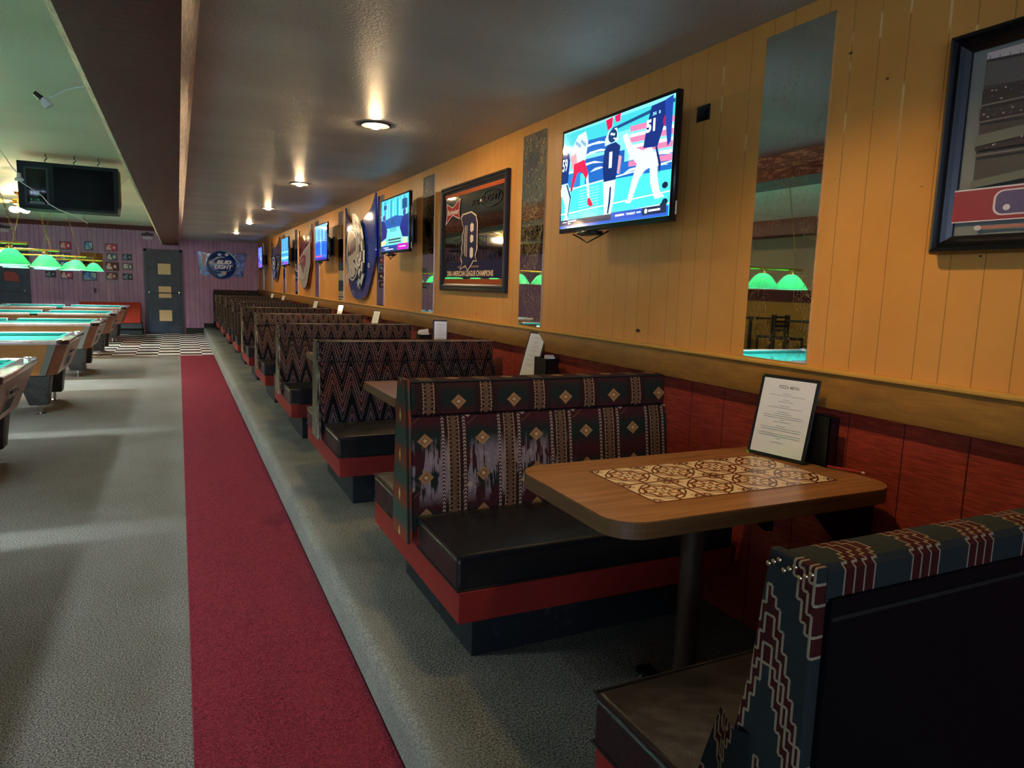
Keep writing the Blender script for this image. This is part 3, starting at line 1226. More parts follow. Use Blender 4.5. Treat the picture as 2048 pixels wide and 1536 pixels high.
caddy((1.957, 1.675, PZ + 0.752), 'black caddy standing behind the pizza menu on the nearest table', 0.044, 0.14, 0.165, False)
caddy((1.945, 3.62, PZ + 0.764), 'black caddy with sugar packets behind the tall narrow menu', 0.08, 0.15, 0.15, False, True)
caddy((1.83, 5.56, PZ + 0.752), 'black caddy stuffed with white napkins beside the upright menu', 0.10, 0.10, 0.16, True, True)
c4 = caddy((1.93, TY[3] + 0.02, PZ + 0.752), 'low black caddy with packets beside the menu behind second nearest zigzag booth', 0.10, 0.12, 0.10, False, True)
for i, lb in ((4, 'low black caddy with packets beside the menu behind third nearest zigzag booth'), (5, 'low black caddy with packets beside the menu behind farthest zigzag booth'),
              (6, 'low black caddy on the table behind the nearest leaf booth'), (7, 'low black caddy with packets on the table behind second nearest leaf booth')):
    dup(c4, (1.93, TY[i] + 0.02, PZ + 0.752), lb)
caddy((1.80, TY[6] + 0.18, PZ + 0.752), 'white napkin holder standing alone behind the nearest leaf booth', 0.09, 0.09, 0.06, True)
# red pen and its clip lying by the first caddy
m = MB()
m.tube([(1.935, 1.60, 0.9175), (1.975, 1.50, 0.9175)], 0.0036, material('red_plastic', color=(170, 34, 26), rough=0.4), 8)
m.lathe([(0.0036, 0), (0.0036, 0.008), (0.0, 0.011)], white_paper, (0, 0, 0), 8, M=Matrix.Translation((1.975, 1.50, 0.9175)) @ Matrix.Rotation(math.radians(90), 4, 'X'))
tag(m.obj('pen'), 'thin red pen lying on the nearest table beside the wall', 'pen')
# scrap on the platform floor under the nearest table
m = MB()
m.tube([(1.33, 1.79, 0.166), (1.40, 1.83, 0.168), (1.44, 1.82, 0.166)], 0.004, material('grey_plastic', color=(110, 110, 108), rough=0.5), 6)
tag(m.obj('drinking_straw'), 'small grey straw lying on the carpet under the nearest table', 'straw')


# ------------------------------------------------------------------ mirror strips
def b_mirror(dense, seed, gold_c=(150, 132, 84)):
    def f(b):
        x, y, z = coords()
        v = vec(x, y * 1.0 + seed, z)
        w = noise(v, 18, 4, 0.65, 1.4)
        m = noise(vec(x, y + seed, z), 3.5, 2, 0.5)
        vein = fabs(w - 0.5).lt(0.010 + 0.0) * m.gt(0.62 - dense)
        w2 = noise(vec(x, y * 2.2 + seed, z * 0.9), 26, 4, 0.65, 1.0)
        vein2 = fabs(w2 - 0.47).lt(0.008 + dense * 0.02) * m.gt(0.50 - dense)
        k = mx(vein, vein2)
        c = mix(k, (226, 228, 230), gold_c)
        X.put(b.inputs['Roughness'], k * 0.5 + 0.015)
        X.put(b.inputs['Metallic'], 1.0 - k * 0.5)
        return c
    return f


mir_a = material('veined_mirror', b_mirror(0.0, 0.0), rough=0.02, metal=1.0)
mir_b = material('heavily_veined_mirror', b_mirror(0.12, 3.0), rough=0.02, metal=1.0)
mir_c = material('clear_mirror', b_mirror(-0.2, 5.0), rough=0.02, metal=1.0)
rk = ['first from the viewer, beside the large television', 'second from the viewer, between television and framed baseball poster', 'third from the viewer, left of the framed baseball poster',
      'fourth from the viewer, right of the blue car hood', 'fifth from the viewer, left of the blue car hood', 'sixth from the viewer, right of the maroon and silver hood',
      'seventh from the viewer, left of the maroon and silver hood', 'eighth from the viewer, below the fourth television', 'ninth from the viewer, farthest, below the last television']
for i, (y0, y1, mt) in enumerate(((1.798, 2.106, mir_a), (3.85, 4.162, mir_b), (5.89, 6.20, mir_b), (7.53, 7.83, mir_c), (9.60, 9.92, mir_c), (11.42, 11.76, mir_c), (13.62, 13.93, mir_c), (15.30, 15.60, mir_c), (19.40, 19.70, mir_c))):
    m = MB()
    m.box((XR - 0.006, y0, 1.233), (XR + 0.001, y1, 2.425), mt)
    tag(m.obj('mirror_strip'), 'tall narrow wall mirror, %s' % rk[i], 'mirror', 'mirror strips on the yellow wall')


# ------------------------------------------------------------------ televisions
screen_mat = paint_material('lit_screen', emit=TV_GLOW, rough=0.06)
bezel = material('tv_bezel', color=(10, 10, 12), rough=0.18, spec=0.5)


def television(y0, y1, z0, z1, label, draw, cord=True, x=1.86):
    """y1 is the far (left) edge"""
    w, h = y1 - y0, z1 - z0
    r = thing('television', label, 'television', (XR, (y0 + y1) / 2, z0), 0, 'televisions on the yellow wall')
    dx = x - XR
    m = MB()
    m.box((dx, -w / 2, 0), (dx + 0.028, w / 2, h), bezel, 0.004)
    m.box((dx + 0.02, -w / 2 + 0.06, 0.05), (dx + 0.062, w / 2 - 0.06, h * 0.62), black_plastic, 0.01)
    m.obj('housing', r)
    bz = 0.016
    a = Art(lambda u, v, L: (dx - 0.0004 - L * 0.00006, w / 2 - bz - u * (w - 2 * bz), bz * 1.5 + v * (h - 2.5 * bz)))
    draw(a)
    a.obj('screen', screen_mat, r)
    m = MB()
    m.box((dx + 0.055, -0.05, h * 0.2), (-0.012, 0.05, h * 0.62), black_plastic, 0.005)
    m.box((-0.014, -0.20, h * 0.18), (0.0, 0.20, h * 0.66), black_plastic)
    m.obj('wall_mount', r)
    m = MB()
    m.box((dx - 0.004, w / 2 - 0.30, -0.016), (dx + 0.02, w / 2 - 0.19, 0.002), bezel, 0.004)
    m.box((dx + 0.005, w / 2 - 0.36, -0.022), (dx + 0.05, w / 2 - 0.21, -0.001), bezel, 0.004)
    m.obj('sensor_box', r)
    if cord:
        m = MB()
        pts = []
        for k in range(13):
            t = k / 12
            pts.append((dx + 0.03 + 0.02 * math.sin(t * 7), w / 2 - 0.10 - 0.32 * t, -0.005 - 0.05 * math.sin(t * PI)))
        m.tube(pts, 0.004, black_plastic, 6)
        m.obj('cord', r)
    m = MB()
    m.box((dx + 0.018, -w / 2 - 0.0015, 0.03), (dx + 0.024, -w / 2 + 0.001, 0.085), white_paper)
    m.obj('sticker', r)
    return r


def football(a):
    a.rect(0, 0, 1, 1, (70, 214, 208))
    a.poly([(0, .60), (1, .40), (1, 1), (0, 1)], (120, 226, 226))
    for (u0, u1, v, c) in ((.0, 1, .93, (60, 190, 200)), (.22, .5, .80, (28, 92, 176)), (.18, .62, .62, (24, 84, 168)), (.25, 1, .50, (28, 96, 178)), (.0, .2, .52, (40, 120, 190))):
        a.poly([(u0, v - .075), (u1, v - .095 - .02), (u1, v + .035), (u0, v + .055)], c)
    for (u0, u1, v) in ((.2, .48, .78), (.24, .5, .70), (.2, .44, .60), (.3, .5, .53), (.62, .98, .44), (.02, .2, .56), (.78, 1, .52)):
        a.poly([(u0, v), (u0 + .12, v + .012), (u1, v - .01), (u1 - .1, v + .03), (u0 + .05, v + .03)], (214, 250, 250))
    for v in (.80, .70, .60, .49): a.poly([(.66, v), (1, v - .03), (1, v + .02), (.66, v + .05)], (232, 120, 160))
    for v in (.75, .65, .55): a.poly([(.66, v), (1, v - .03), (1, v + .0), (.66, v + .03)], (225, 236, 240))
    a.poly([(.5, .86), (1, .93), (1, .96), (.5, .89)], (24, 70, 120))
    # yard lines
    for v in (.445, .20, .10): a.poly([(0, v - .055), (1, v), (1, v + .012), (0, v - .04)], (210, 252, 246))
    for k in range(9): a.poly([(.20, .36 - k * .028), (.40, .375 - k * .028), (.40, .380 - k * .028), (.20, .366 - k * .028)], (170, 240, 236))
    # striped referee or opponent at left in white and red
    a.poly([(.10, .80), (.16, .93), (.24, .95), (.27, .84), (.25, .66), (.13, .64), (.09, .70)], (196, 226, 234))
    for k in range(6): a.ell(.15 + .018 * k, .86 - .02 * (k % 3), .012, .02, (120, 160, 190), 8)
    a.poly([(.08, .74), (.15, .76), (.17, .62), (.11, .60)], (214, 150, 160))
    a.poly([(.13, .65), (.24, .67), (.285, .52), (.265, .47), (.215, .56), (.17, .55), (.135, .44), (.115, .36), (.10, .40), (.125, .54)], (206, 26, 70))
    a.poly([(.265, .47), (.285, .52), (.31, .28), (.292, .26)], (214, 236, 240))
    a.poly([(.290, .27), (.31, .28), (.35, .20), (.32, .185), (.29, .22)], (220, 40, 70))
    # player number 59
    a.poly([(0, .84), (.06, .85), (.085, .70), (.07, .48), (0, .47)], (18, 46, 110))
    a.text('59', -.0, .60, .058, .73, (230, 246, 250))
    a.poly([(0, .47), (.07, .47), (.105, .30), (.085, .12), (.05, .08), (.045, .25), (0, .36)], (200, 246, 250))
    a.poly([(.05, .46), (.065, .46), (.11, .32), (.085, .12), (.078, .13), (.098, .31)], (18, 44, 90))
    a.poly([(.03, .11), (.095, .10), (.10, .07), (.04, .065)], (220, 250, 252))
    # player number 1 in the middle
    a.poly([(.44, .98), (.505, .99), (.50, .90), (.46, .88)], (224, 20, 70))
    a.poly([(.52, .99), (.575, 1.0), (.57, .93), (.535, .93)], (224, 20, 90))
    a.poly([(.44, .80), (.47, .87), (.545, .88), (.56, .76), (.44, .74)], (190, 232, 240))
    a.ell(.51, .815, .040, .062, (22, 52, 100))
    a.line([(.49, .84), (.53, .82)], .02, (190, 220, 230))
    a.line([(.52, .79), (.545, .775)], .014, (210, 236, 240))
    a.poly([(.44, .70), (.475, .74), (.54, .75), (.585, .70), (.575, .58), (.555, .40), (.445, .40), (.43, .55)], (16, 42, 104))
    a.poly([(.575, .62), (.60, .60), (.585, .44), (.565, .46)], (206, 150, 160))
    a.text('1', .487, .52, .515, .67, (224, 240, 246), bold=.06)
    a.poly([(.44, .40), (.555, .40), (.55, .26), (.52, .02), (.47, .02), (.455, .20)], (206, 248, 250))
    a.poly([(.505, .34), (.52, .34), (.518, .20), (.50, .05), (.485, .05), (.50, .2)], (18, 50, 96))
    a.poly([(.47, .10), (.53, .08), (.47, -.0 + .03), (.40, .03), (.42, .06)], (224, 252, 252))
    # player number 51 on the right
    a.poly([(.60, .78), (.64, .80), (.69, .66), (.78, .60), (.84, .62), (.90, .50), (.90, .36), (.93, .20), (.885, .17), (.85, .30), (.84, .44), (.80, .42), (.76, .36), (.70, .16), (.665, .18), (.70, .36), (.735, .50), (.66, .60)], (204, 250, 252))
    a.poly([(.78, .62), (.80, .80), (.83, .96), (.93, .97), (.96, .88), (.93, .76), (.89, .60)], (16, 40, 112))
    a.text('51', .795, .74, .865, .85, (226, 240, 250), bold=.05)
    a.text('51', .84, .875, .90, .90, (150, 220, 230))
    a.poly([(.875, .60), (.89, .60), (.925, .45), (.915, .36), (.905, .46)], (20, 40, 96))
    a.ell(.955, .80, .032, .055, (140, 30, 100), 16)
    a.poly([(.93, .97), (.99, .99), (.99, .62), (.965, .58), (.95, .72)], (24, 60, 150))
    a.poly([(.90, .19), (.94, .20), (.965, .165), (.89, .155)], (226, 252, 252))
    a.poly([(.66, .19), (.70, .19), (.69, .155), (.65, .165)], (226, 252, 252))
    for (u, v) in ((.965, .26), (.97, .12), (.955, .09)): a.ell(u, v, .022, .028, (16, 30, 60), 12)
    # banner along the bottom
    a.rect(0, 0, 1, .085, (40, 84, 190))
    a.rect(0, .028, .53, .085, (26, 40, 74))
    a.rect(.53, .028, .80, .095, (36, 74, 176))
    a.rect(.80, .028, .985, .095, (22, 34, 72))
    a.line([(.03, .062), (.08, .062)], .010, (230, 236, 240)); a.line([(.09, .068), (.18, .070)], .014, (230, 236, 240)); a.line([(.09, .046), (.12, .047)], .012, (220, 230, 240))
    a.line([(.57, .060), (.65, .062)], .018, (235, 242, 250))
    a.text('TONIGHT', .665, .050, .745, .072, (235, 242, 250), bold=.03); a.line([(.755, .062), (.79, .063)], .014, (200, 220, 250))
    a.ell(.83, .062, .012, .022, (235, 242, 250), 10)
    a.line([(.85, .062), (.94, .064)], .018, (235, 242, 250))


def studio(a):
    a.rect(0, 0, 1, 1, (64, 186, 214))
    for k in range(12):
        u = .06 + k * .078
        a.rect(u, .45, u + .03, 1 - .03 * (k % 3), ((120, 214, 240), (30, 110, 170), (170, 232, 244))[k % 3])
    a.rect(.1, .82, .22, .90, (20, 80, 130)); a.rect(.78, .74, .95, .92, (22, 70, 120))
    a.poly([(0, .5), (.2, .62), (.55, .66), (.9, .6), (1, .5), (1, .42), (0, .42)], (24, 80, 160))
    a.poly([(0, .44), (1, .44), (1, .2), (0, .2)], (110, 214, 224))
    a.poly([(0, .62), (.12, .60), (.24, .40), (.2, .26), (.0, .2)], (20, 36, 110))
    a.poly([(1, .64), (.82, .62), (.70, .42), (.80, .24), (1, .22)], (20, 36, 116))
    a.ell(.11, .66, .05, .06, (60, 60, 120), 14); a.ell(.86, .68, .05, .06, (60, 70, 130), 14)
    a.poly([(.38, .6), (.5, .62), (.52, .5), (.36, .5)], (22, 74, 130))
    for k in range(5): a.line([(.34 + .05 * k, .46), (.38 + .05 * k, .36)], .02, (30, 110, 150))
    a.rect(.24, .12, .78, .26, (120, 200, 190)); a.rect(.28, .20, .74, .225, (24, 60, 70)); a.rect(.30, .15, .74, .17, (24, 60, 70))
    a.poly([(.0, .10), (.2, .14), (.2, .22), (.0, .2)], (206, 206, 150)); a.rect(.80, .10, .96, .22, (190, 214, 160))
    a.rect(0, 0, .62, .105, (30, 60, 130)); a.rect(.62, .0, 1, .115, (176, 30, 170))
    a.line([(.10, .068), (.30, .068)], .018, (200, 216, 236)); a.line([(.16, .032), (.48, .032)], .018, (220, 230, 244)); a.line([(.68, .062), (.92, .064)], .02, (240, 190, 236))


def blue_game(a):
    a.rect(0, 0, 1, 1, (36, 96, 226))
    a.rect(0, .56, 1, 1, (96, 176, 240))
    for k in range(10): a.poly([(.05 + .1 * k, .5 + .03 * (k % 4)), (.09 + .1 * k, .5), (.10 + .1 * k, .95 - .06 * (k % 3)), (.05 + .1 * k, .9)], ((40, 100, 200), (150, 214, 250), (60, 120, 220))[k % 3])
    a.line([(0, .52), (.4, .56), (1, .52)], .012, (190, 226, 250))
    a.rect(.50, .08, .56, .62, (110, 190, 250)); a.rect(.18, .12, .24, .55, (60, 60, 200))
    a.rect(.05, .08, .6, .13, (200, 80, 130)); a.rect(.65, .08, .95, .12, (60, 120, 220)); a.rect(0, 0, 1, .06, (60, 50, 170))


def cyan_game(a):
    a.rect(0, 0, 1, 1, (60, 150, 220))
    for k in range(7): a.rect(.05 + .13 * k, .5, .10 + .13 * k, .98, ((30, 90, 150), (130, 200, 236))[k % 2])
    a.rect(0, .44, 1, .5, (120, 220, 240)); a.rect(0, .2, 1, .3, (140, 224, 236)); a.rect(.3, .0, .9, .1, (140, 60, 190)); a.rect(0, .02, .3, .1, (40, 60, 140))


def violet_game(a):
    a.rect(0, 0, 1, 1, (72, 86, 214))
    a.rect(.1, .6, .9, .95, (90, 130, 230)); a.rect(.0, .3, .5, .5, (40, 50, 150)); a.rect(.1, .05, .9, .15, (150, 60, 180)); a.ell(.6, .45, .15, .12, (130, 170, 240))


television(2.415, 3.372, 1.768, 2.298, 'wall television showing a football game, largest and nearest, next to the veined mirror', football)
television(6.11, 7.07, 1.768, 2.298, 'wall television showing a news studio, between the framed poster and the blue car hood', studio)
television(9.93, 10.88, 1.768, 2.298, 'wall television with deep blue picture, between the blue hood and the maroon silver hood', blue_game)
television(13.68, 14.66, 1.768, 2.298, 'wall television with pale cyan picture, just past the maroon and silver hood', cyan_game)
television(18.2, 19.1, 1.768, 2.298, 'wall television with violet picture, last one beside the purple far wall', violet_game)
m = MB(); m.box((XR - 0.008, 2.404, 2.193), (XR, 2.482, 2.256), black_plastic, 0.002)
m.box((XR - 0.011, 2.43, 2.21), (XR - 0.007, 2.456, 2.24), green_black)
tag(m.obj('outlet_plate'), 'small black outlet plate high on the wall beside the football television', 'outlet')

# ------------------------------------------------------------------ framed posters
frame_blue = material('blue_black_frame', color=(26, 32, 42), rough=0.35, spec=0.5)
frame_black = material('black_frame', color=(12, 12, 13), rough=0.32, spec=0.5)
poster_mirror = material('poster_mirror', color=(150, 140, 132), rough=0.03, metal=1.0)
ink = paint_material('poster_ink', rough=0.5, coat=0.0, spec=0.04)


def frame(name, y0, y1, z0, z1, fw, mat, label, depth=0.035, cat='picture'):
    r = thing(name, label, cat, (XR, y1, z0))
    W, H = y1 - y0, z1 - z0
    for i, (a, b, c, d) in enumerate(((0, 0, W, fw), (0, H - fw, W, H), (0, fw, fw, H - fw), (W - fw, fw, W, H - fw))):
        pass
    # mitred moulding swept round the edge
    prof = [(0, 0), (0, depth * 0.7), (fw * 0.12, depth * 0.95), (fw * 0.3, depth), (fw * 0.42, depth * 0.72), (fw * 0.62, depth * 0.8), (fw * 0.78, depth * 0.55), (fw, depth * 0.35), (fw, 0)]
    m = MB()
    bm = bmesh.new()
    cs = [(0, 0, 1, 1), (W, 0, -1, 1), (W, H, -1, -1), (0, H, 1, -1)]
    rings = [[bm.verts.new((-p[1], -(c[0] + p[0] * c[2]), c[1] + p[0] * c[3])) for p in prof] for c in cs]
    for i in range(4):
        A, B = rings[i], rings[(i + 1) % 4]
        for k in range(len(prof)):
            bm.faces.new([A[k], A[(k + 1) % len(prof)], B[(k + 1) % len(prof)], B[k]])
    bmesh.ops.recalc_face_normals(bm, faces=bm.faces)
    m._add(bm, mat)
    m.obj('moulding', r)
    return r, W, H


r, W, H = frame('framed_mirror_poster', 4.352, 5.655, 1.437, 2.262, 0.058, frame_blue, 'blue-black framed mirror poster with navy letter D and baseball champions lettering')
m = MB(); m.box((-0.012, -W + 0.04, 0.04), (-0.004, -0.04, H - 0.04), poster_mirror)
m.obj('mirror_glass', r)
iw, ih = W - 0.11, H - 0.11
a = Art(lambda u, v, L: (-0.0122 - L * 0.0001, -0.055 - u * iw, 0.055 + v * ih))
NV = (18, 22, 66)
OR = (176, 84, 42)
a.rect(0, .955, 1, 1, OR); a.rect(0, 0, 1, .055, (150, 72, 38)); a.rect(0, 0, .008, 1, (120, 60, 40)); a.rect(.985, 0, 1, 1, (120, 60, 40))
# navy crowd band at the foot
a.poly([(0.02, .075), (.985, .065), (.985, .245), (.02, .235)], NV)
a.text('CONGRATULATIONS', .27, .175, .63, .195, (206, 150, 110))
a.text('2006 AMERICAN LEAGUE CHAMPIONS', .07, .085, .86, .145, (232, 206, 170), bold=.03)
# line drawing of the ballpark either side of the letter
for s in (-1, 1):
    for k in range(4):
        a.line([(.47 + s * (.08 + .0 * k), .56 - .055 * k), (.47 + s * .15, .50 - .05 * k), (.47 + s * .27, .47 - .055 * k)], .006, NV)
    for u in (.12, .17, .22, .27): a.line([(.47 + s * u, .50), (.47 + s * u, .25)], .005, NV)
for k in range(10): a.rect(.03 + .02 * k, .25, .042 + .02 * k, .27 + .02 * (k % 3), NV); a.rect(.76 + .02 * k, .25, .772 + .02 * k, .27 + .02 * (k % 3), NV)
a.line([(.03, .33), (.18, .33)], .004, NV); a.line([(.76, .33), (.96, .33)], .004, NV)
# the blackletter D
D_out = [(.33, .70), (.36, .735), (.50, .745), (.575, .70), (.60, .62), (.60, .36), (.575, .30), (.60, .245), (.55, .25), (.52, .215), (.455, .15), (.42, .205), (.33, .165), (.36, .235), (.335, .29), (.36, .33), (.345, .40), (.365, .44), (.355, .52), (.385, .585), (.36, .635)]
a.poly([(.47 + (p[0] - .47) * 1.10, .45 + (p[1] - .45) * 1.05) for p in D_out], (214, 196, 180))
a.poly(D_out, NV)
for (u0, u1, v0, v1) in ((.40, .41, .30, .62), (.428, .438, .29, .62), (.385, .39, .33, .56)): a.rect(u0, v0, u1, v1, (214, 196, 180))
for (v0, v1) in ((.54, .64), (.43, .52), (.27, .39)):
    a.poly([(.49, v0 + .02), (.515, v0), (.545, v0 + .02), (.545, v1 - .02), (.515, v1), (.49, v1 - .02)], (222, 208, 196))
# red bow tie emblem with script
a.poly([(.05, .90), (.17, .845), (.31, .93), (.29, .80), (.30, .70), (.17, .755), (.03, .66), (.06, .78)], (228, 214, 206))
a.poly([(.06, .885), (.17, .835), (.30, .915), (.28, .80), (.29, .715), (.17, .765), (.045, .68), (.07, .78)], (170, 22, 32))
a.text('Budweiser', .07, .765, .28, .825, (236, 226, 220), shear=.3)
# BUD LIGHT with its ellipse
a.ring(.80, .845, .165, .085, .010, (30, 30, 36))
a.text('BUD', .49, .815, .63, .875, (30, 30, 36), shear=.25, bold=.03)
a.ell(.655, .845, .012, .014, (220, 220, 220), 12)
a.text('LIGHT', .67, .82, .94, .885, (30, 30, 36), shear=.25, bold=.03)
a.obj('print', ink, r)

r, W, H = frame('framed_picture', 0.42, 1.362, 1.607, 2.205, 0.050, frame_black, 'large black framed stadium print with baseball league emblem, closest to viewer', 0.05)
iw, ih = W - 0.09, H - 0.09
a = Art(lambda u, v, L: (-0.010 - L * 0.00004, -0.045 - u * iw, 0.045 + v * ih))
a.rect(0, 0, 1, 1, (120, 126, 122))
a.rect(.05, .24, 1, .97, (70, 66, 66))
a.poly([(.05, .93), (.3, .90), (1, .82), (1, .97), (.05, .97)], (214, 196, 190))
a.line([(.05, .93), (.3, .90), (1, .82)], .012, (60, 50, 50))
for k in range(30): a.line([(.06 + .03 * k, .928 - .0035 * k), (.06 + .03 * k, .95 - .0035 * k)], .002, (80, 66, 66))
a.poly([(.05, .92), (.3, .89), (1, .81), (1, .68), (.05, .80)], (96, 92, 90))
a.poly([(.17, .89), (.21, .95), (.20, .91), (.24, .93), (.21, .89)], (50, 40, 44))
random.seed(5)
for (v0, v1) in ((.70, .78), (.62, .68), (.46, .53)):
    a.rect(.05, v0, 1, v1, (52, 46, 50))
    for k in range(70):
        u, v = random.uniform(.06, .98), random.uniform(v0, v1)
        c = random.choice(((150, 140, 150), (100, 80, 90), (190, 180, 180), (80, 90, 120)))
        a.rect(u, v, u + .006, v + .008, c)
for v in (.69, .605, .43): a.rect(.05, v, 1, v + .008, (118, 110, 110))
a.poly([(.05, .54), (.6, .60), (.6, .56), (.05, .48)], (110, 114, 102)); a.poly([(.05, .30), (.7, .42), (.7, .36), (.05, .26)], (104, 108, 96))
a.rect(0, .085, 1, .255, (150, 56, 66)); a.rect(0, .25, 1, .258, (220, 214, 214)); a.rect(0, .08, 1, .086, (220, 214, 214))
# rounded league emblem: blue and red panel with pale batter silhouette
def rr(u0, v0, u1, v1, ru, rv):
    p = []
    for cx, cy, a0 in ((u1 - ru, v1 - rv, 0), (u0 + ru, v1 - rv, 90), (u0 + ru, v0 + rv, 180), (u1 - ru, v0 + rv, 270)):
        for k in range(7): p.append((cx + ru * math.cos(math.radians(a0 + 15 * k)), cy + rv * math.sin(math.radians(a0 + 15 * k))))
    return p
a.poly(rr(.13, .105, .56, .238, .03, .045), (214, 200, 206))
a.poly(rr(.137, .113, .553, .230, .026, .038), (92, 84, 122))
a.poly([(.36, .113), (.553, .14), (.553, .21), (.53, .23), (.38, .23)], (170, 50, 62))
a.poly([(.25, .113), (.26, .15), (.28, .17), (.30, .175), (.285, .195), (.27, .19), (.29, .21), (.31, .225), (.34, .225), (.355, .205), (.35, .18), (.38, .17), (.39, .14), (.40, .113)], (206, 196, 204))
a.poly([(.35, .17), (.41, .215), (.42, .205), (.37, .15)], (206, 196, 204))
a.ell(.172, .145, .011, .016, (220, 214, 216), 14)
a.rect(.10, .04, 1, .055, (176, 110, 100)); a.ell(.09, .046, .012, .014, (200, 190, 190), 10)
a.obj('print', paint_material('glazed_print', rough=0.5, coat=0.7), r)



# ------------------------------------------------------------------ painted car hoods hung on the wall
def outline_smooth(pts, n=6):
    out = []
    N = len(pts)
    for i in range(N):
        p0, p1, p2, p3 = pts[i - 1], pts[i], pts[(i + 1) % N], pts[(i + 2) % N]
        corner = len(p1) > 2 or len(p2) > 2
        for k in range(n):
            t = k / n
            if corner:
                out.append((p1[0] + (p2[0] - p1[0]) * t, p1[1] + (p2[1] - p1[1]) * t))
            else:
                f = lambda a, b, c, d: 0.5 * (2 * b + (c - a) * t + (2 * a - 5 * b + 4 * c - d) * t * t + (3 * b - 3 * c + d - a) * t ** 3)
                out.append((f(p0[0], p1[0], p2[0], p3[0]), f(p0[1], p1[1], p2[1], p3[1])))
    return out


def hood(name, yl, ztop, w, h, mat, label, paint, outline, x0=0.03, bulge=0.022):
    """hood outline in (0..1, 0..1 up); returns the empty"""
    r = thing(name, label, 'car hood', (XR, yl - w / 2, ztop - h))

    def off(u, v):
        return x0 + bulge * max(0.0, 1 - (2 * u - 1) ** 2) ** 0.8 * (0.6 + 0.4 * v)
    pts = outline_smooth(outline)
    bm = bmesh.new()
    es = [bm.verts.new((u, v, 0)) for u, v in pts]
    f = bm.faces.new(es)
    bmesh.ops.triangulate(bm, faces=[f])
    # grid the sheet so that it can bend
    for k in range(1, 24):
        bmesh.ops.bisect_plane(bm, geom=list(bm.verts) + list(bm.edges) + list(bm.faces), plane_co=(k / 24, 0, 0), plane_no=(1, 0, 0))
    for k in range(1, 8):
        bmesh.ops.bisect_plane(bm, geom=list(bm.verts) + list(bm.edges) + list(bm.faces), plane_co=(0, k / 8, 0), plane_no=(0, 1, 0))
    for v in bm.verts:
        u, t = v.co.x, v.co.y
        v.co = Vector((-off(u, t), w / 2 - u * w, t * h))
    bmesh.ops.recalc_face_normals(bm, faces=bm.faces)
    bmesh.ops.solidify(bm, geom=list(bm.faces), thickness=0.018)
    m = MB()
    m._add(bm, mat, smooth=True)
    m.obj('hood_panel', r)
    m = MB()
    for u in (0.2, 0.8): m.box((-off(u, .6) + 0.0, w / 2 - u * w - 0.02, h * 0.55), (0.0, w / 2 - u * w + 0.02, h * 0.6), black_plastic)
    m.obj('hanger', r)
    a = Art(lambda u, v, L: (u, v, float(L)))
    paint(a)
    a.obj('decals', paint_material('decal_ink', rough=0.25, coat=0.2), r, real=lambda u, v, L: (-off(u, v) - 0.0190 - L * 0.00025, w / 2 - u * w, v * h))
    return r


HO = [(0.0, 1.0, 1), (0.05, .93), (.16, .85), (.34, .795), (.5, .785), (.66, .81), (.83, .86), (.93, .93), (1.0, 1.03, 1), (1.0, .42, 1), (.955, .33), (.80, .10), (.70, .02), (.5, -.01), (.32, .02), (.22, .10), (.06, .33), (0.0, .42, 1)]
hood_blue = material('blue_car_paint', color=(20, 60, 165), rough=0.12, spec=0.6, coat=1.0)
hood_maroon = material('maroon_car_paint', color=(132, 22, 34), rough=0.15, spec=0.6, coat=1.0)
hood_dark = material('slate_car_paint', color=(52, 60, 96), rough=0.15, spec=0.6, coat=1.0)


def paint_blue(a):
    W_ = (220, 224, 228)
    # chequered flag swirl
    for k in range(9):
        for j in range(3):
            an = math.radians(-62 + k * 17)
            an2 = math.radians(-62 + (k + 1) * 17)
            r0, r1 = .26 + j * .062, .26 + (j + 1) * .062
            c = W_ if (k + j) % 2 else (16, 28, 70)
            q = [(.40 + r0 * math.cos(an) * .85, .45 + r0 * math.sin(an)), (.40 + r1 * math.cos(an) * .85, .45 + r1 * math.sin(an)), (.40 + r1 * math.cos(an2) * .85, .45 + r1 * math.sin(an2)), (.40 + r0 * math.cos(an2) * .85, .45 + r0 * math.sin(an2))]
            a.poly(q, c)
    a.ell(.38, .47, .235, .285, W_)
    a.ell(.38, .47, .215, .265, (34, 56, 128))
    a.ell(.38, .47, .20, .25, (206, 198, 186))
    a.ell(.35, .58, .15, .12, (170, 140, 120))
    a.text('Lite', .21, .44, .54, .64, (44, 46, 66), shear=.3, bold=.05, rot=.2)
    a.ell(.46, .34, .085, .085, W_); a.ell(.46, .34, .07, .07, (96, 34, 30)); a.ell(.46, .34, .04, .04, (170, 90, 60))
    a.ring(.38, .44, .19, .23, .012, (60, 70, 120), a0=PI, a1=2 * PI)
    a.text('RACING', .15, .12, .72, .26, (226, 230, 232), shear=-.1, bold=.04, rot=.42)
    a.ell(.90, .34, .022, .022, W_, 16); a.ell(.90, .34, .014, .014, (40, 80, 160), 12)
    a.line([(.70, .17), (.78, .26)], .022, (170, 190, 220)); a.line([(.50, .16), (.58, .19)], .014, (70, 120, 200)); a.line([(.62, .10), (.64, .13)], .016, (190, 200, 220))


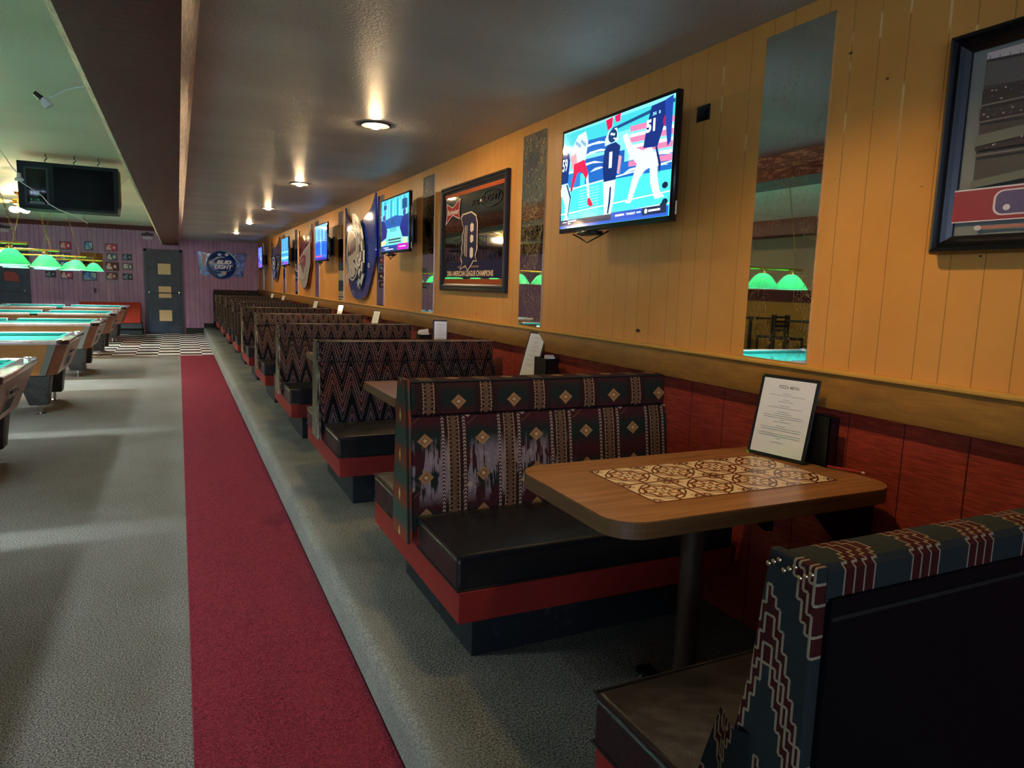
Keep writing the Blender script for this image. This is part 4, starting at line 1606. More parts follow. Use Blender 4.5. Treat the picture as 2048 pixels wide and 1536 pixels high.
def paint_maroon(a):
    S = (178, 180, 176)
    a.poly([(.24, .395), (.32, .41), (.42, .52), (.56, .60), (.78, .67), (.998, .76), (.998, .42), (.95, .335), (.80, .11), (.70, .03), (.5, .003), (.33, .03), (.23, .11), (.10, .30), (.005, .42), (.005, .46)], S)
    a.poly([(.24, .40), (.30, .415), (.52, .26), (.70, .415), (.74, .55), (.5, .56), (.30, .47)], (128, 22, 34))
    a.line([(.10, .60), (.26, .50), (.42, .56), (.62, .63), (.98, .72)], .02, (226, 220, 216))
    a.line([(.56, .84), (.62, .87), (.66, .83), (.62, .78)], .03, (236, 232, 228))
    a.line([(.16, .40), (.20, .48), (.24, .41), (.28, .49), (.33, .42), (.38, .50), (.43, .43), (.48, .51), (.53, .45), (.58, .52)], .012, (214, 196, 192))
    a.rect(.55, .20, .59, .38, (206, 180, 110))
    a.line([(.15, .2), (.4, .12), (.7, .2)], .008, (120, 124, 120))


def paint_dark(a):
    a.poly([(.0 + .01, .62), (.99, .64), (.99, .60), (.01, .58)], (30, 36, 60))
    a.ell(.5, .42, .22, .16, (150, 160, 190)); a.ell(.5, .42, .16, .11, (44, 56, 110))
    a.ell(.5, .42, .07, .06, (200, 206, 226))
    a.poly([(.3, .2), (.7, .2), (.6, .06), (.4, .06)], (110, 130, 190))
    a.line([(.06, .95), (.2, .86), (.5, .81), (.8, .88)], .015, (150, 156, 176))


hood('car_hood', 9.36, 2.435, 1.55, 1.145, hood_blue, 'glossy blue car hood with chequered flag and RACING lettering', paint_blue, HO)
hood('car_hood', 13.28, 2.375, 1.33, 1.02, hood_maroon, 'maroon and silver car hood hung on the yellow wall', paint_maroon, HO)
hood('car_hood', 17.50, 2.385, 1.50, 0.89, hood_dark, 'slate blue car hood, farthest of the three hoods', paint_dark, HO)
# small oval sign below the farthest hood
m = MB(); m.lathe([(0.0, 0.02), (0.15, 0.018), (0.165, 0.0)], material('pale_sign', color=(150, 158, 170), rough=0.35), (0, 0, 0), 28, M=Matrix.Translation((XR - 0.002, 17.6, 1.42)) @ Matrix.Rotation(-PI / 2, 4, 'Y') @ Matrix.Diagonal((1.15, 0.9, 1, 1)))
tag(m.obj('oval_sign'), 'small pale oval sign under the slate blue hood', 'sign')


# ------------------------------------------------------------------ recessed ceiling lights
bulb_mat = material('warm_bulb', color=(255, 214, 160), emit=BULB_POWER)
chrome = material('chrome', color=(200, 200, 205), rough=0.12, metal=1.0)
trim_grey = material('light_trim', color=(96, 92, 88), rough=0.35, metal=0.4)
od = ['above the nearest booth table', 'nearest one seen in the ceiling', 'second nearest one seen in the ceiling', 'third nearest one seen in the ceiling', 'fourth nearest one seen in the ceiling', 'farthest one before the purple wall', 'last one behind the viewer']
c0 = None
for i, y in enumerate((1.55, 4.62, 7.75, 10.6, 13.5, 16.6)):
    lb = 'round glowing recessed ceiling light, ' + od[i]
    if c0 is None:
        c0 = thing('ceiling_light', lb, 'ceiling light', (1.175, y, 2.485), 0, 'recessed lights over the booths')
        m = MB(); m.lathe([(0.078, 0.0), (0.100, 0.0), (0.100, -0.006), (0.088, -0.010), (0.078, -0.006)], trim_grey, (0, 0, 0), 32, cap=False); m.obj('trim_ring', c0)
        m = MB(); m.lathe([(0.078, -0.002), (0.0, -0.002)], material('white_reflector', color=(255, 226, 190), emit=3.0), (0, 0, 0), 28, cap=False); m.obj('reflector', c0)
        m = MB(); m.lathe([(0.0, -0.030), (0.018, -0.027), (0.036, -0.018), (0.044, -0.004), (0.044, -0.002)], bulb_mat, (0, 0, 0), 20); m.obj('bulb', c0)
    else:
        dup(c0, (1.175, y, 2.485), lb, 'recessed lights over the booths')

m = MB(); m.lathe([(0.100, -0.004), (0.100, -0.075), (0.096, -0.075), (0.096, -0.004)], trim_grey, (0, 0, 0), 32, cap=False); m.obj('baffle', c0)  # unseen collar added to keep the nearest light off the upper wall

# ------------------------------------------------------------------ pool tables
felt = material('green_felt', lambda b: mix(noise(vec(*coords()), 200, 1, 0.5), (10, 92, 82), (16, 116, 102)), rough=0.9, spec=0.2)
body_wood = material('pool_wood', b_wood((176, 122, 66), (128, 80, 40), 1.6, 9, 9), rough=0.32, spec=0.5)
end_wood = material('pool_end_wood', b_wood((150, 98, 72), (112, 68, 50), 9, 1.6, 9), rough=0.3, spec=0.5)
rail_wood = material('rail_laminate', b_wood((200, 184, 174), (160, 134, 122), 9, 1.6, 9, 0.5), rough=0.10, spec=0.8, coat=1.0)
silver = material('silver_strip', color=(150, 154, 150), rough=0.3, metal=0.8)
leg_grey = material('dark_leg_laminate', lambda b: mix(ramp(noise(vec(*coords()), 20, 3, 0.6), 0.35, 0.7), (36, 38, 38), (58, 58, 54)), rough=0.45, spec=0.4)
pocket_black = material('pocket_black', color=(10, 10, 12), rough=0.6)
HX, HY = 1.25, 0.72


def pool_table(label, loc):
    r = thing('pool_table', label, 'pool table', loc, 0, 'row of coin pool tables')
    # cabinet: tapered box with clipped corners
    def octo(hx, hy, c): return [(hx - c, hy), (-hx + c, hy), (-hx, hy - c), (-hx, -hy + c), (-hx + c, -hy), (hx - c, -hy), (hx, -hy + c), (hx, hy - c)]
    top, bot = octo(HX - 0.015, HY - 0.015, 0.10), octo(HX - 0.135, HY - 0.10, 0.10)
    m = MB()
    bm = bmesh.new()
    A = [bm.verts.new((p[0], p[1], 0.42)) for p in bot]
    B = [bm.verts.new((p[0], p[1], 0.745)) for p in top]
    bm.faces.new(A); bm.faces.new(B)
    ws, ss, es = m.slot(body_wood), m.slot(silver), m.slot(end_wood)
    for i in range(8):
        f = bm.faces.new([A[i], A[(i + 1) % 8], B[(i + 1) % 8], B[i]])
    bmesh.ops.recalc_face_normals(bm, faces=bm.faces)
    for f in bm.faces:
        n = f.normal
        f.material_index = ws if abs(n.z) > .7 or (abs(n.x) < .5) else es
        if abs(n.x) > .5 and abs(n.y) > .5: f.material_index = es
    m.bm.free(); m.bm = bm
    m.obj('cabinet', r)
    for sx in (-1, 1):
        for sy in (-1, 1):
            m = MB()
            t0, b0_ = (sx * (HX - 0.108), sy * (HY - 0.008)), (sx * (HX - 0.228), sy * (HY - 0.093))
            t1, b1 = (sx * (HX - 0.175), sy * (HY - 0.008)), (sx * (HX - 0.285), sy * (HY - 0.093))
            i_ = -sy * 0.012
            m.hexa([(b0_[0], b0_[1], .42), (b1[0], b1[1], .42), (b1[0], b1[1] + i_, .42), (b0_[0], b0_[1] + i_, .42),
                    (t0[0], t0[1], .745), (t1[0], t1[1], .745), (t1[0], t1[1] + i_, .745), (t0[0], t0[1] + i_, .745)], silver)
            m.obj('corner_strip', r)
    # top frame with rails
    m = MB()
    RW = 0.125
    for (a, b) in (((-HX, -HY), (HX, -HY + RW)), ((-HX, HY - RW), (HX, HY))):
        m.box((a[0] + .09, a[1], 0.745), (-0.06, b[1], 0.79), rail_wood, 0.012, 3)
        m.box((0.06, a[1], 0.745), (b[0] - .09, b[1], 0.79), rail_wood, 0.012, 3)
    m.box((-HX, -HY + .09, 0.745), (-HX + RW, HY - .09, 0.79), rail_wood, 0.012, 3)
    m.box((HX - RW, -HY + .09, 0.745), (HX, HY - .09, 0.79), rail_wood, 0.012, 3)
    m.obj('rail', r)
    m = MB(); m.box((-HX + RW - .01, -HY + RW - .01, 0.735), (HX - RW + .01, HY - RW + .01, 0.752), felt)
    for s in (-1, 1):
        for x0, x1 in ((-HX + RW + .05, -.07), (.07, HX - RW - .05)):
            m.hexa([(x0, s * (HY - RW), .75), (x1, s * (HY - RW), .75), (x1, s * (HY - RW - .05), .76), (x0, s * (HY - RW - .05), .76),
                    (x0, s * (HY - RW), .785), (x1, s * (HY - RW), .785), (x1 - .02, s * (HY - RW - .05), .782), (x0 + .02, s * (HY - RW - .05), .782)], felt)
        m.hexa([(s * (HX - RW), -HY + RW + .05, .75), (s * (HX - RW), HY - RW - .05, .75), (s * (HX - RW - .05), HY - RW - .07, .76), (s * (HX - RW - .05), -HY + RW + .07, .76),
                (s * (HX - RW), -HY + RW + .05, .785), (s * (HX - RW), HY - RW - .05, .785), (s * (HX - RW - .05), HY - RW - .07, .782), (s * (HX - RW - .05), -HY + RW + .07, .782)], felt)
    m.obj('felt', r)
    for (px, py) in ((-1, -1), (-1, 1), (1, -1), (1, 1), (0, -1), (0, 1)):
        m = MB()
        cx, cy = px * (HX - 0.105), py * (HY - 0.105) if px else py * (HY - 0.085)
        m.lathe([(0.066, -.03), (0.068, 0.0), (0.058, 0.002), (0.056, -.02), (0.0, -.025)], pocket_black, (cx, cy, 0.772), 16)
        o = m.obj('pocket', r)
        if px:
            m = MB()
            pts = []
            for k in range(7):
                a = math.atan2(py, px) - PI / 4 + PI / 2 * k / 6
                pts.append((px * (HX - 0.10) + 0.10 * math.cos(a) * 1.0, py * (HY - 0.10) + 0.10 * math.sin(a)))
            inn = [(cx + (p[0] - cx) * .62, cy + (p[1] - cy) * .62) for p in pts]
            m.prism(pts + inn[::-1], 0.742, 0.798, chrome, 'Z', bevel=0.006, seg=2)
            m.obj('corner_casting', r)
    # coin end facing the aisle
    def endx(z): return HX - 0.135 + (z - 0.42) / 0.325 * 0.12
    tl = math.atan2(0.12, 0.325)
    M = Matrix.Translation((endx(0.60) + 0.001, 0.08, 0.60)) @ Matrix.Rotation(tl, 4, 'Y')
    m = MB()
    m.box((-0.004, -0.30, 0.015), (0.010, -0.05, 0.065), silver, 0.003, M=M)
    m.box((0.006, -0.28, 0.028), (0.022, -0.07, 0.052), black_plastic, 0.003, M=M)
    m.lathe([(0.012, 0), (0.012, 0.02), (0, 0.024)], chrome, (0, 0, 0), 12, M=M @ Matrix.Translation((0.01, -0.085, 0.04)) @ Matrix.Rotation(PI / 2, 4, 'Y'))
    m.obj('coin_slide', r)
    m = MB()
    fr = rounded_rect(-0.15, 0.15, -0.065, 0.065, 0.03, (1, 1, 1, 1), 6)
    fi = rounded_rect(-0.132, 0.132, -0.049, 0.049, 0.022, (1, 1, 1, 1), 6)
    Mw = M @ Matrix.Translation((0, -0.12, -0.075))
    m.prism(fr, -0.004, 0.006, silver, 'X', M=Mw)
    m.prism(fi, 0.0, 0.0075, pocket_black, 'X', M=Mw)
    m.obj('ball_return', r)
    for sx in (-1, 1):
        for sy in (-1, 1):
            m = MB()
            cx, cy = sx * (HX - 0.30), sy * (HY - 0.24)
            ox, oy = sx * 0.05, sy * 0.03
            def rg(w, d, x, y, z): return [(x - w, y - d, z), (x + w, y - d, z), (x + w, y + d, z), (x - w, y + d, z)]
            m.hexa(rg(.085, .085, cx - ox * .2, cy, .10) + rg(.15, .12, cx - ox * .8, cy, .422), leg_grey, 0.01, 2)
            l = m.obj('leg', r)
            m = MB()
            m.lathe([(0.0, 0.0), (0.055, 0.0), (0.055, 0.008), (0.018, 0.016), (0.018, 0.102), (0, 0.102)], chrome, (cx - ox * .2, cy, 0), 20)
            m.obj('leveler_foot', l)
    return r


PTY = [3.02, 6.12, 9.22, 12.32, 15.35, 18.35]
pn = ['just outside the left edge of view, nearest of the row', 'cut off by the left edge, its dark ball return showing', 'second in view, pale wood cabinet with silver corner strip', 'third in view, beyond the pale wood one', 'fourth in view, standing on the edge of the checkered floor', 'fifth in view, farthest, before the far wall bench']
p0 = pool_table('coin pool table, ' + pn[0], (-2.30, PTY[0], 0))
for i in range(1, 6):
    dup(p0, (-2.30, PTY[i], 0), 'coin pool table, ' + pn[i])

# ------------------------------------------------------------------ billiard lamps
def b_shade(b):
    b.inputs['Emission Color'].default_value = lin((40, 230, 110))
    return None


shade_mat = bpy.data.materials.new('green_shade')
shade_mat.use_nodes = True
X.nt = shade_mat.node_tree
pb = X.nt.nodes['Principled BSDF']
pb.inputs['Base Color'].default_value = lin((90, 196, 140))
pb.inputs['Roughness'].default_value = 0.25
tr = node('ShaderNodeBsdfTranslucent')
tr.inputs[0].default_value = lin((140, 232, 176))
ms = node('ShaderNodeMixShader')
ms.inputs[0].default_value = 0.4
X.nt.links.new(pb.outputs[0], ms.inputs[1])
X.nt.links.new(tr.outputs[0], ms.inputs[2])
X.nt.links.new(ms.outputs[0], X.nt.nodes['Material Output'].inputs[0])
cool_bulb = material('cool_bulb', color=(224, 234, 248), emit=SHADE_BULB)
white_rim = material('pale_rim', color=(200, 240, 220), rough=0.3)


def chain(m, a, b, mat, link=0.035):
    a, b = Vector(a), Vector(b)
    L = (b - a).length
    n = int(L / (link * 0.8))
    d = (b - a).normalized()
    s1 = d.cross(Vector((0, 1, 0.01))).normalized()
    s2 = d.cross(s1)
    for i in range(n):
        c = a + (b - a) * ((i + .5) / n)
        s = s1 if i % 2 else s2
        pts = [c + d * (link * .5 * math.cos(t * PI / 4)) + s * (link * .28 * math.sin(t * PI / 4)) for t in range(8)]
        m.tube(pts, 0.0028, mat, 4, closed=True)


def lamp(label, loc, top):
    r = thing('billiard_lamp', label, 'pendant lamp', loc, 0, 'green shaded lamps over the pool tables')
    m = MB()
    m.tube([(-0.61, 0, 0.235), (0.61, 0, 0.235)], 0.016, gold, 12)
    for x in (-0.61, 0.61): m.lathe([(0, -.02), (0.02, 0), (0, .02)], gold, (x, 0, .235), 10, M=None)
    m.obj('brass_bar', r)
    for x in (-0.45, 0.0, 0.45):
        m = MB()
        m.lathe([(0.190, 0.0), (0.188, 0.014), (0.148, 0.070), (0.104, 0.126), (0.072, 0.158), (0.034, 0.175), (0.034, 0.172), (0.069, 0.154), (0.100, 0.121), (0.144, 0.066), (0.184, 0.012), (0.186, 0.0)], shade_mat, (x, 0, 0), 32, cap=False)
        sh = m.obj('lamp_shade', r)
        m = MB(); m.lathe([(0.034, 0.17), (0.034, 0.20), (0.012, 0.21), (0.012, 0.24)], gold, (x, 0, 0), 16); m.obj('shade_cap', sh)
        m = MB(); m.lathe([(0.0, 0.045), (0.022, 0.052), (0.032, 0.075), (0.028, 0.10), (0.014, 0.13), (0.014, 0.165)], cool_bulb, (x, 0, 0), 14); m.obj('bulb', sh)
        m = MB(); m.lathe([(0.1905, 0.0), (0.193, 0.003), (0.1905, 0.008), (0.1895, 0.003)], white_rim, (x, 0, 0), 32, cap=False); m.obj('rim', sh)
    for s in (-1, 1):
        m = MB()
        chain(m, (s * 0.52, 0, 0.25), (s * 0.30, 0, top), gold)
        m.obj('chain', r)
    return r


ln_ = ['nearest, outside the left edge of view', 'over the pool table cut off by the left edge', 'largest in view, at the left edge', 'second in view, over the third pool table', 'third in view, over the fourth pool table', 'smallest in view, over the farthest pool table']
l0 = lamp('green shaded brass bar lamp, ' + ln_[0], (-2.11, 3.02, 1.56), 1.21)
for i in range(1, 6):
    dup(l0, (-2.11, (0, 6.2, 9.40, 11.75, 14.95, 17.95)[i], 1.56), 'green shaded brass bar lamp, ' + ln_[i])

# ------------------------------------------------------------------ ceiling fans
globe = material('lit_glass_globe', color=(255, 226, 180), emit=FAN_BULB)
blade_mat = material('fan_blade_wood', b_wood((176, 146, 92), (120, 90, 50), 3, 3, 3), rough=0.35)


def fan(label, loc):
    r = thing('ceiling_fan', label, 'ceiling fan', loc, 0.3, 'brass ceiling fans over the pool tables')
    m = MB()
    m.lathe([(0.0, 0.0), (0.065, 0.0), (0.055, -0.03), (0.012, -0.045), (0.012, -0.10), (0.09, -0.115), (0.10, -0.15), (0.09, -0.19), (0.045, -0.205), (0.045, -0.235), (0.0, -0.24)], gold, seg=24)
    m.obj('motor', r)
    for k in range(5):
        M = Matrix.Rotation(2 * PI * k / 5, 4, 'Z')
        m = MB()
        m.box((0.08, -0.015, -0.165), (0.17, 0.015, -0.158), gold, M=M)
        m.prism([(0.16, -.04), (0.22, -.06), (0.54, -.068), (0.58, -.045), (0.58, .045), (0.54, .068), (0.22, .06), (0.16, .04)], -0.006, 0.0, blade_mat, 'Z', M=M @ Matrix.Translation((0, 0, -0.158)) @ Matrix.Rotation(0.16, 4, 'X'))
        m.obj('blade', r)
    for k in range(4):
        a = 2 * PI * k / 4 + .4
        m = MB()
        c = (0.10 * math.cos(a), 0.10 * math.sin(a), -0.27)
        m.lathe([(0.0, -0.055), (0.035, -0.05), (0.055, -0.02), (0.045, 0.012), (0.022, 0.03)], globe, c, 16)
        m.obj('globe', r)
    return r


f0 = fan('brass ceiling fan with lit glass globes, beside the hanging black cabinet', (-2.30, 14.0, 2.77))
dup(f0, (-2.62, 10.75, 2.77), 'brass ceiling fan at the very left edge, partly out of view')

# ------------------------------------------------------------------ black cabinet hung from the ceiling, cords, camera
r = thing('hanging_speaker_cabinet', 'big black-green cabinet hanging on hooks from the cream ceiling', 'speaker', (-1.05, 9.3, 2.17))
m = MB(); m.prism([(-0.48, 0.0), (0.45, 0.0), (0.47, 0.14), (0.47, 0.50), (-0.48, 0.50)], 0.0, 0.42, green_black, 'Y', bevel=0.006, seg=1)
m.obj('cabinet', r)
m = MB(); m.box((-0.40, -0.012, 0.06), (-0.22, 0.0, 0.42), material('cabinet_glass', color=(8, 10, 12), rough=0.1), 0.002)
m.box((-0.42, -0.006, 0.04), (-0.20, -0.0005, 0.44), material('teal_board', color=(24, 44, 46), rough=0.5))
m.obj('window', r)
m = MB(); m.box((-0.15, -0.01, 0.03), (0.42, 0.0, 0.46), black_paint, 0.004)
m.obj('grille', r)
m = MB(); m.box((-0.38, -0.014, 0.055), (-0.24, -0.010, 0.075), trim_grey); m.obj('label_strip', r)
for x in (-0.22, 0.05, 0.28):
    m = MB()
    m.tube([(x, 0.06, 0.50), (x - .012, 0.06, 0.525), (x + .012, 0.06, 0.55), (x - .004, 0.06, 0.575), (x, 0.06, 0.60)], 0.006, green_black, 6)
    m.obj('hook', r)
white_plastic = material('white_plastic', color=(225, 225, 220), rough=0.4)
r = thing('hanging_lamp_socket', 'small white and black lamp socket hanging by a white cord near the beam', 'lamp socket', (-0.80, 6.0, 2.66))
m = MB()
pts = [(0.27, -0.15, 0.10), (0.2, -0.13, 0.085), (0.13, -0.08, 0.07), (0.08, -0.04, 0.045), (0.02, 0, 0.02)]
m.tube(pts, 0.004, white_plastic, 6); m.obj('cord', r)
m = MB(); m.lathe([(0.0, -0.05), (0.032, -0.045), (0.028, 0.0), (0.016, 0.02), (0.0, 0.02)], white_plastic, seg=16, M=Matrix.Rotation(-0.6, 4, 'Y')); m.obj('shell', r)
m = MB(); m.lathe([(0.0, 0.075), (0.014, 0.075), (0.018, 0.02), (0.0, 0.02)], black_plastic, seg=14, M=Matrix.Rotation(-0.9, 4, 'Y')); m.obj('black_plug', r)
r = thing('hanging_lamp_socket', 'white lamp socket with long white cord in front of the black cabinet', 'lamp socket', (-1.302, 8.0, 2.345))
m = MB()
m.tube([(-0.22, 0.0, 0.425), (-0.14, 0, 0.25), (-0.05, 0, 0.09), (0.0, 0, 0.03)], 0.004, white_plastic, 6)
m.tube([(0.0, 0, -0.03), (0.10, 0.0, -0.10), (0.17, 0, -0.15), (0.22, 0, -0.22), (0.30, 0, -0.27), (0.42, 0.1, -0.31), (0.50, 0.3, -0.36)], 0.005, white_plastic, 6)
m.obj('cord', r)
m = MB(); m.lathe([(0.0, -0.035), (0.034, -0.03), (0.036, -0.01), (0.02, 0.0), (0.016, 0.04), (0.0, 0.045)], white_plastic, seg=16); m.obj('shell', r)
m = MB(); m.tube([(-0.50, 10.2, 2.70), (-0.62, 10.3, 2.60), (-0.78, 10.4, 2.53), (-0.95, 10.5, 2.49), (-1.08, 10.6, 2.44)], 0.006, white_plastic, 6)
tag(m.obj('white_cord'), 'thin white cord hanging from the beam right of the black cabinet', 'cord')

# ------------------------------------------------------------------ far wall
door_mat = material('slate_blue_door', lambda b: mix(ramp(noise(vec(*coords()), 5, 4, 0.65), 0.35, 0.75), (38, 52, 70), (58, 72, 90)), rough=0.4, spec=0.4)
door_frame_mat = material('slate_frame', color=(34, 48, 70), rough=0.4)
gold_plate = material('tan_plate', color=(236, 206, 150), rough=0.35, spec=0.4)


def door(name, x0, x1, z1):
    m = MB(); m.box((x0 + .06, YF - 0.045, 0.01), (x1 - .06, YF, z1 - .06), door_mat, 0.004, 1)
    d = struct(m, name)
    m = MB()
    m.box((x0, YF - 0.06, 0), (x0 + .06, YF, z1), door_frame_mat)
    m.box((x1 - .06, YF - 0.06, 0), (x1, YF, z1), door_frame_mat)
    m.box((x0, YF - 0.06, z1 - .06), (x1, YF, z1), door_frame_mat)
    struct(m, 'door_frame', d)
    return d


d1 = door('door_1', -0.79, 0.12, 2.20)
for k, (z0, z1) in enumerate(((1.55, 1.83), (0.94, 1.24), (0.33, 0.62))):
    m = MB(); m.box((-0.47, YF - 0.052, z0), (-0.17, YF - 0.045, z1), gold_plate, 0.002, 1)
    o = struct(m, 'kick_plate', d1)
m = MB(); m.box((-0.70, YF - 0.09, 1.06), (0.03, YF - 0.065, 1.085), door_frame_mat, 0.004)
for x in (-0.69, 0.02): m.box((x - .02, YF - 0.09, 1.04), (x + .02, YF - 0.045, 1.105), chrome, 0.004)
struct(m, 'push_bar', d1)
m = MB(); m.box((-0.2, YF - 0.049, 0.10), (0.05, YF - 0.0455, 0.112), trim_grey); m.box((-0.10, YF - 0.049, 0.16), (0.05, YF - 0.0455, 0.18), trim_grey); struct(m, 'scuff', d1)
d2 = door('door_2', -4.20, -3.28, 2.20)
m = MB(); m.box((-4.1, YF - 0.09, 1.02), (-3.38, YF - 0.065, 1.045), door_frame_mat, 0.004)
m.box((-3.42, YF - 0.09, 1.0), (-3.38, YF - 0.045, 1.065), chrome, 0.004)
struct(m, 'push_bar', d2)
m = MB(); m.prism([(-3.80, 1.28), (-3.50, 1.26), (-3.52, 1.42), (-3.60, 1.50), (-3.80, 1.49)], YF - 0.052, YF - 0.046, material('red_notice', color=(150, 52, 48), rough=0.5), 'Y')
struct(m, 'notice', d2)
plate_black = material('sign_black', color=(20, 18, 20), rough=0.5)
sign_ink = paint_material('sign_ink', rough=0.4)
for nm, x0, x1, lab in (('MEN', -0.83, -0.54, 'dark carved MEN restroom sign above the slate door'), ('WOMEN', -4.12, -3.60, 'dark carved WOMEN restroom sign above the left door')):
    r = thing('restroom_sign', lab, 'sign', ((x0 + x1) / 2, YF, 2.5))
    w = (x1 - x0) / 2
    m = MB(); m.prism([(-w, 0.03), (w, 0.03), (w, 0.08), (w * .5, 0.09), (0, 0.125), (-w * .5, 0.09), (-w, 0.08)], -0.02, 0.0, plate_black, 'Y'); m.obj('board', r)
    a = Art(far_map(0, 0, -0.012)); a.text(nm, -w * .75, -0.065, w * .75, 0.01, (214, 208, 214), bold=.05); a.obj('lettering', sign_ink, r)
# framed photos and posters between the doors
pics = [((-2.63, 2.28), (-2.38, 2.09), 'r', 'top left small red framed photo'), ((-2.10, 2.31), (-1.92, 2.10), 'b', 'top middle narrow blue framed photo'), ((-1.65, 2.28), (-1.38, 2.09), 'r', 'top right small red framed photo'),
        ((-1.63, 2.04), (-1.39, 1.86), 'g', 'grey framed photo just below the top right red one'), ((-1.28, 2.04), (-1.06, 1.88), 'd', 'dark grey framed photo, highest of the rightmost column'),
        ((-1.66, 1.82), (-1.36, 1.60), 'm', 'dark red and white framed photo left of the pale one'), ((-1.28, 1.81), (-1.05, 1.64), 'w', 'pale framed photo, middle of the rightmost column'),
        ((-1.65, 1.56), (-1.39, 1.37), 'm2', 'red brown framed photo, lowest of the second column from the right'), ((-1.29, 1.54), (-1.06, 1.38), 'd', 'dark grey framed photo, lowest of the rightmost column'),
        ((-2.96, 1.55), (-2.74, 1.39), 'd', 'dark grey framed photo, lowest and farthest left'), ((-2.64, 1.55), (-2.38, 1.36), 'r2', 'magenta and white framed photo in the bottom row'),
        ((-2.17, 1.57), (-1.86, 1.34), 'b2', 'large blue framed photo below the cork board'), ((-2.64, 2.00), (-2.40, 1.83), 'g', 'grey framed photo half behind the green shades'),
        ((-2.66, 1.80), (-2.36, 1.60), 'b3', 'deep blue framed photo behind the green shades'), ((-2.88, 2.00), (-2.73, 1.87), 'd', 'tiny dark framed photo beside the brass lamp bar')]
SCH = {'r': ((226, 60, 90), (236, 190, 200), (200, 20, 40)), 'b': ((20, 110, 190), (120, 200, 226), (230, 230, 210)), 'g': ((70, 80, 100), (220, 220, 214), (120, 140, 170)), 'd': ((48, 60, 82), (140, 156, 180), (30, 36, 50)),
       'm': ((110, 20, 26), (236, 214, 214), (70, 14, 20)), 'w': ((170, 180, 190), (226, 226, 222), (60, 70, 90)), 'm2': ((150, 50, 70), (220, 190, 190), (96, 30, 40)), 'r2': ((190, 40, 90), (236, 206, 216), (226, 90, 130)), 'b2': ((20, 90, 200), (120, 170, 220), (200, 200, 170)), 'b3': ((20, 60, 190), (190, 220, 230), (30, 90, 210))}
pf = material('thin_black_frame', color=(20, 16, 22), rough=0.4)
photo_ink = paint_material('photo_print', rough=0.6)
random.seed(11)
for (p, q, k, lab) in pics:
    w, h = q[0] - p[0], p[1] - q[1]
    r = thing('framed_photo', lab + ' on the purple wall', 'picture', (p[0], YF, q[1]), 0, 'small framed photos between the doors')
    m = MB(); m.box((0, -0.022, 0), (w, 0, h), pf, 0.003, 1); m.obj('frame', r)
    a = Art(far_map(0, 0, -0.0225, 0.001))
    c = SCH[k]
    b_ = .018
    a.rect(b_, b_, w - b_, h - b_, c[0])
    a.poly([(b_, b_), (w * .55, b_), (w * .45, h * .5), (b_, h * .62)], c[1])
    a.poly([(w * .55, h * .35), (w - b_, h * .25), (w - b_, h * .8), (w * .6, h * .85)], c[2])
    a.ell(w * random.uniform(.25, .4), h * .72, w * .13, h * .15, c[1], 14)
    a.ell(w * random.uniform(.65, .8), h * .5, w * .12, h * .2, c[1], 14)
    a.rect(b_ * 1.3, b_ * 1.4, w * .8, b_ * 2.2, c[2])
    a.obj('photo', photo_ink, r)
r = thing('cork_board', 'brown cork board behind the farthest green lamp shades', 'board', (-2.20, YF, 1.65))
m = MB(); m.box((0, -0.018, 0), (0.49, 0, 0.38), material('cork', color=(146, 98, 40), rough=0.9), 0.003, 1); m.obj('cork', r)
m = MB(); m.box((0.06, -0.021, 0.24), (0.30, -0.018, 0.28), material('paper_strip', color=(186, 160, 120), rough=0.8)); m.box((0.05, -0.021, 0.10), (0.18, -0.018, 0.16), black_paint); m.obj('note', r)
m = MB(); m.box((-1.945, YF - 0.010, 1.03), (-1.885, YF, 1.15), material('plum_plate', color=(84, 46, 74), rough=0.4), 0.003)
tag(m.obj('outlet_plate'), 'plum coloured outlet plate low on the purple wall', 'outlet')
# low bench with red back left of the door
r = thing('wall_bench', 'low bench with sloping red back left of the slate door', 'bench', (-1.35, 20.55, 0))
m = MB(); m.box((-0.9, -0.22, 0.0), (0.48, 0.24, 0.16), dark_base, 0.004, 1)
m.prism([(-0.30, 0.16), (0.24, 0.16), (0.24, 0.30), (-0.27, 0.30)], -0.9, 0.48, dark_base, 'X'); m.obj('base', r)
m = MB(); m.prism([(-0.295, 0.30), (0.24, 0.30), (0.24, 0.81), (0.10, 0.81)], -0.9, 0.45, material('red_vinyl', color=(166, 48, 28), rough=0.4), 'X', bevel=0.004, seg=1); m.obj('back', r)

# blue beer sign
sign_blue = material('sign_blue', lambda b: mix(ramp(noise(vec(*coords()), 5, 4, 0.7, 1.5), 0.42, 0.62), (16, 30, 84), (110, 150, 210)), rough=0.18, spec=0.6, metal=0.3)
r = thing('beer_sign', 'blue metal BUD LIGHT sign with round centre on the purple wall', 'sign', (1.09, YF, 1.86))
m = MB()
m.prism([(-0.60, 0.35), (-0.35, 0.30), (0.30, 0.30), (0.58, 0.345), (0.62, 0.31), (0.57, 0.0), (0.535, -0.27), (0.50, -0.315), (0.2, -0.29), (-0.25, -0.29), (-0.50, -0.305), (-0.545, -0.26), (-0.57, 0.0), (-0.62, 0.31)], -0.025, 0.0, sign_blue, 'Y', bevel=0.006, seg=2)
m.obj('wing_panel', r)
m = MB()
m.lathe([(0.0, 0.05), (0.34, 0.048), (0.36, 0.036)], material('sign_disc', color=(18, 60, 140), rough=0.2, spec=0.6), seg=40, M=Matrix.Rotation(PI / 2, 4, 'X'))
m.lathe([(0.36, 0.036), (0.38, 0.044), (0.39, 0.03), (0.39, 0.0)], material('silver_ring', color=(150, 168, 196), rough=0.25, metal=0.7), seg=40, M=Matrix.Rotation(PI / 2, 4, 'X'), cap=False)
m.obj('disc', r)
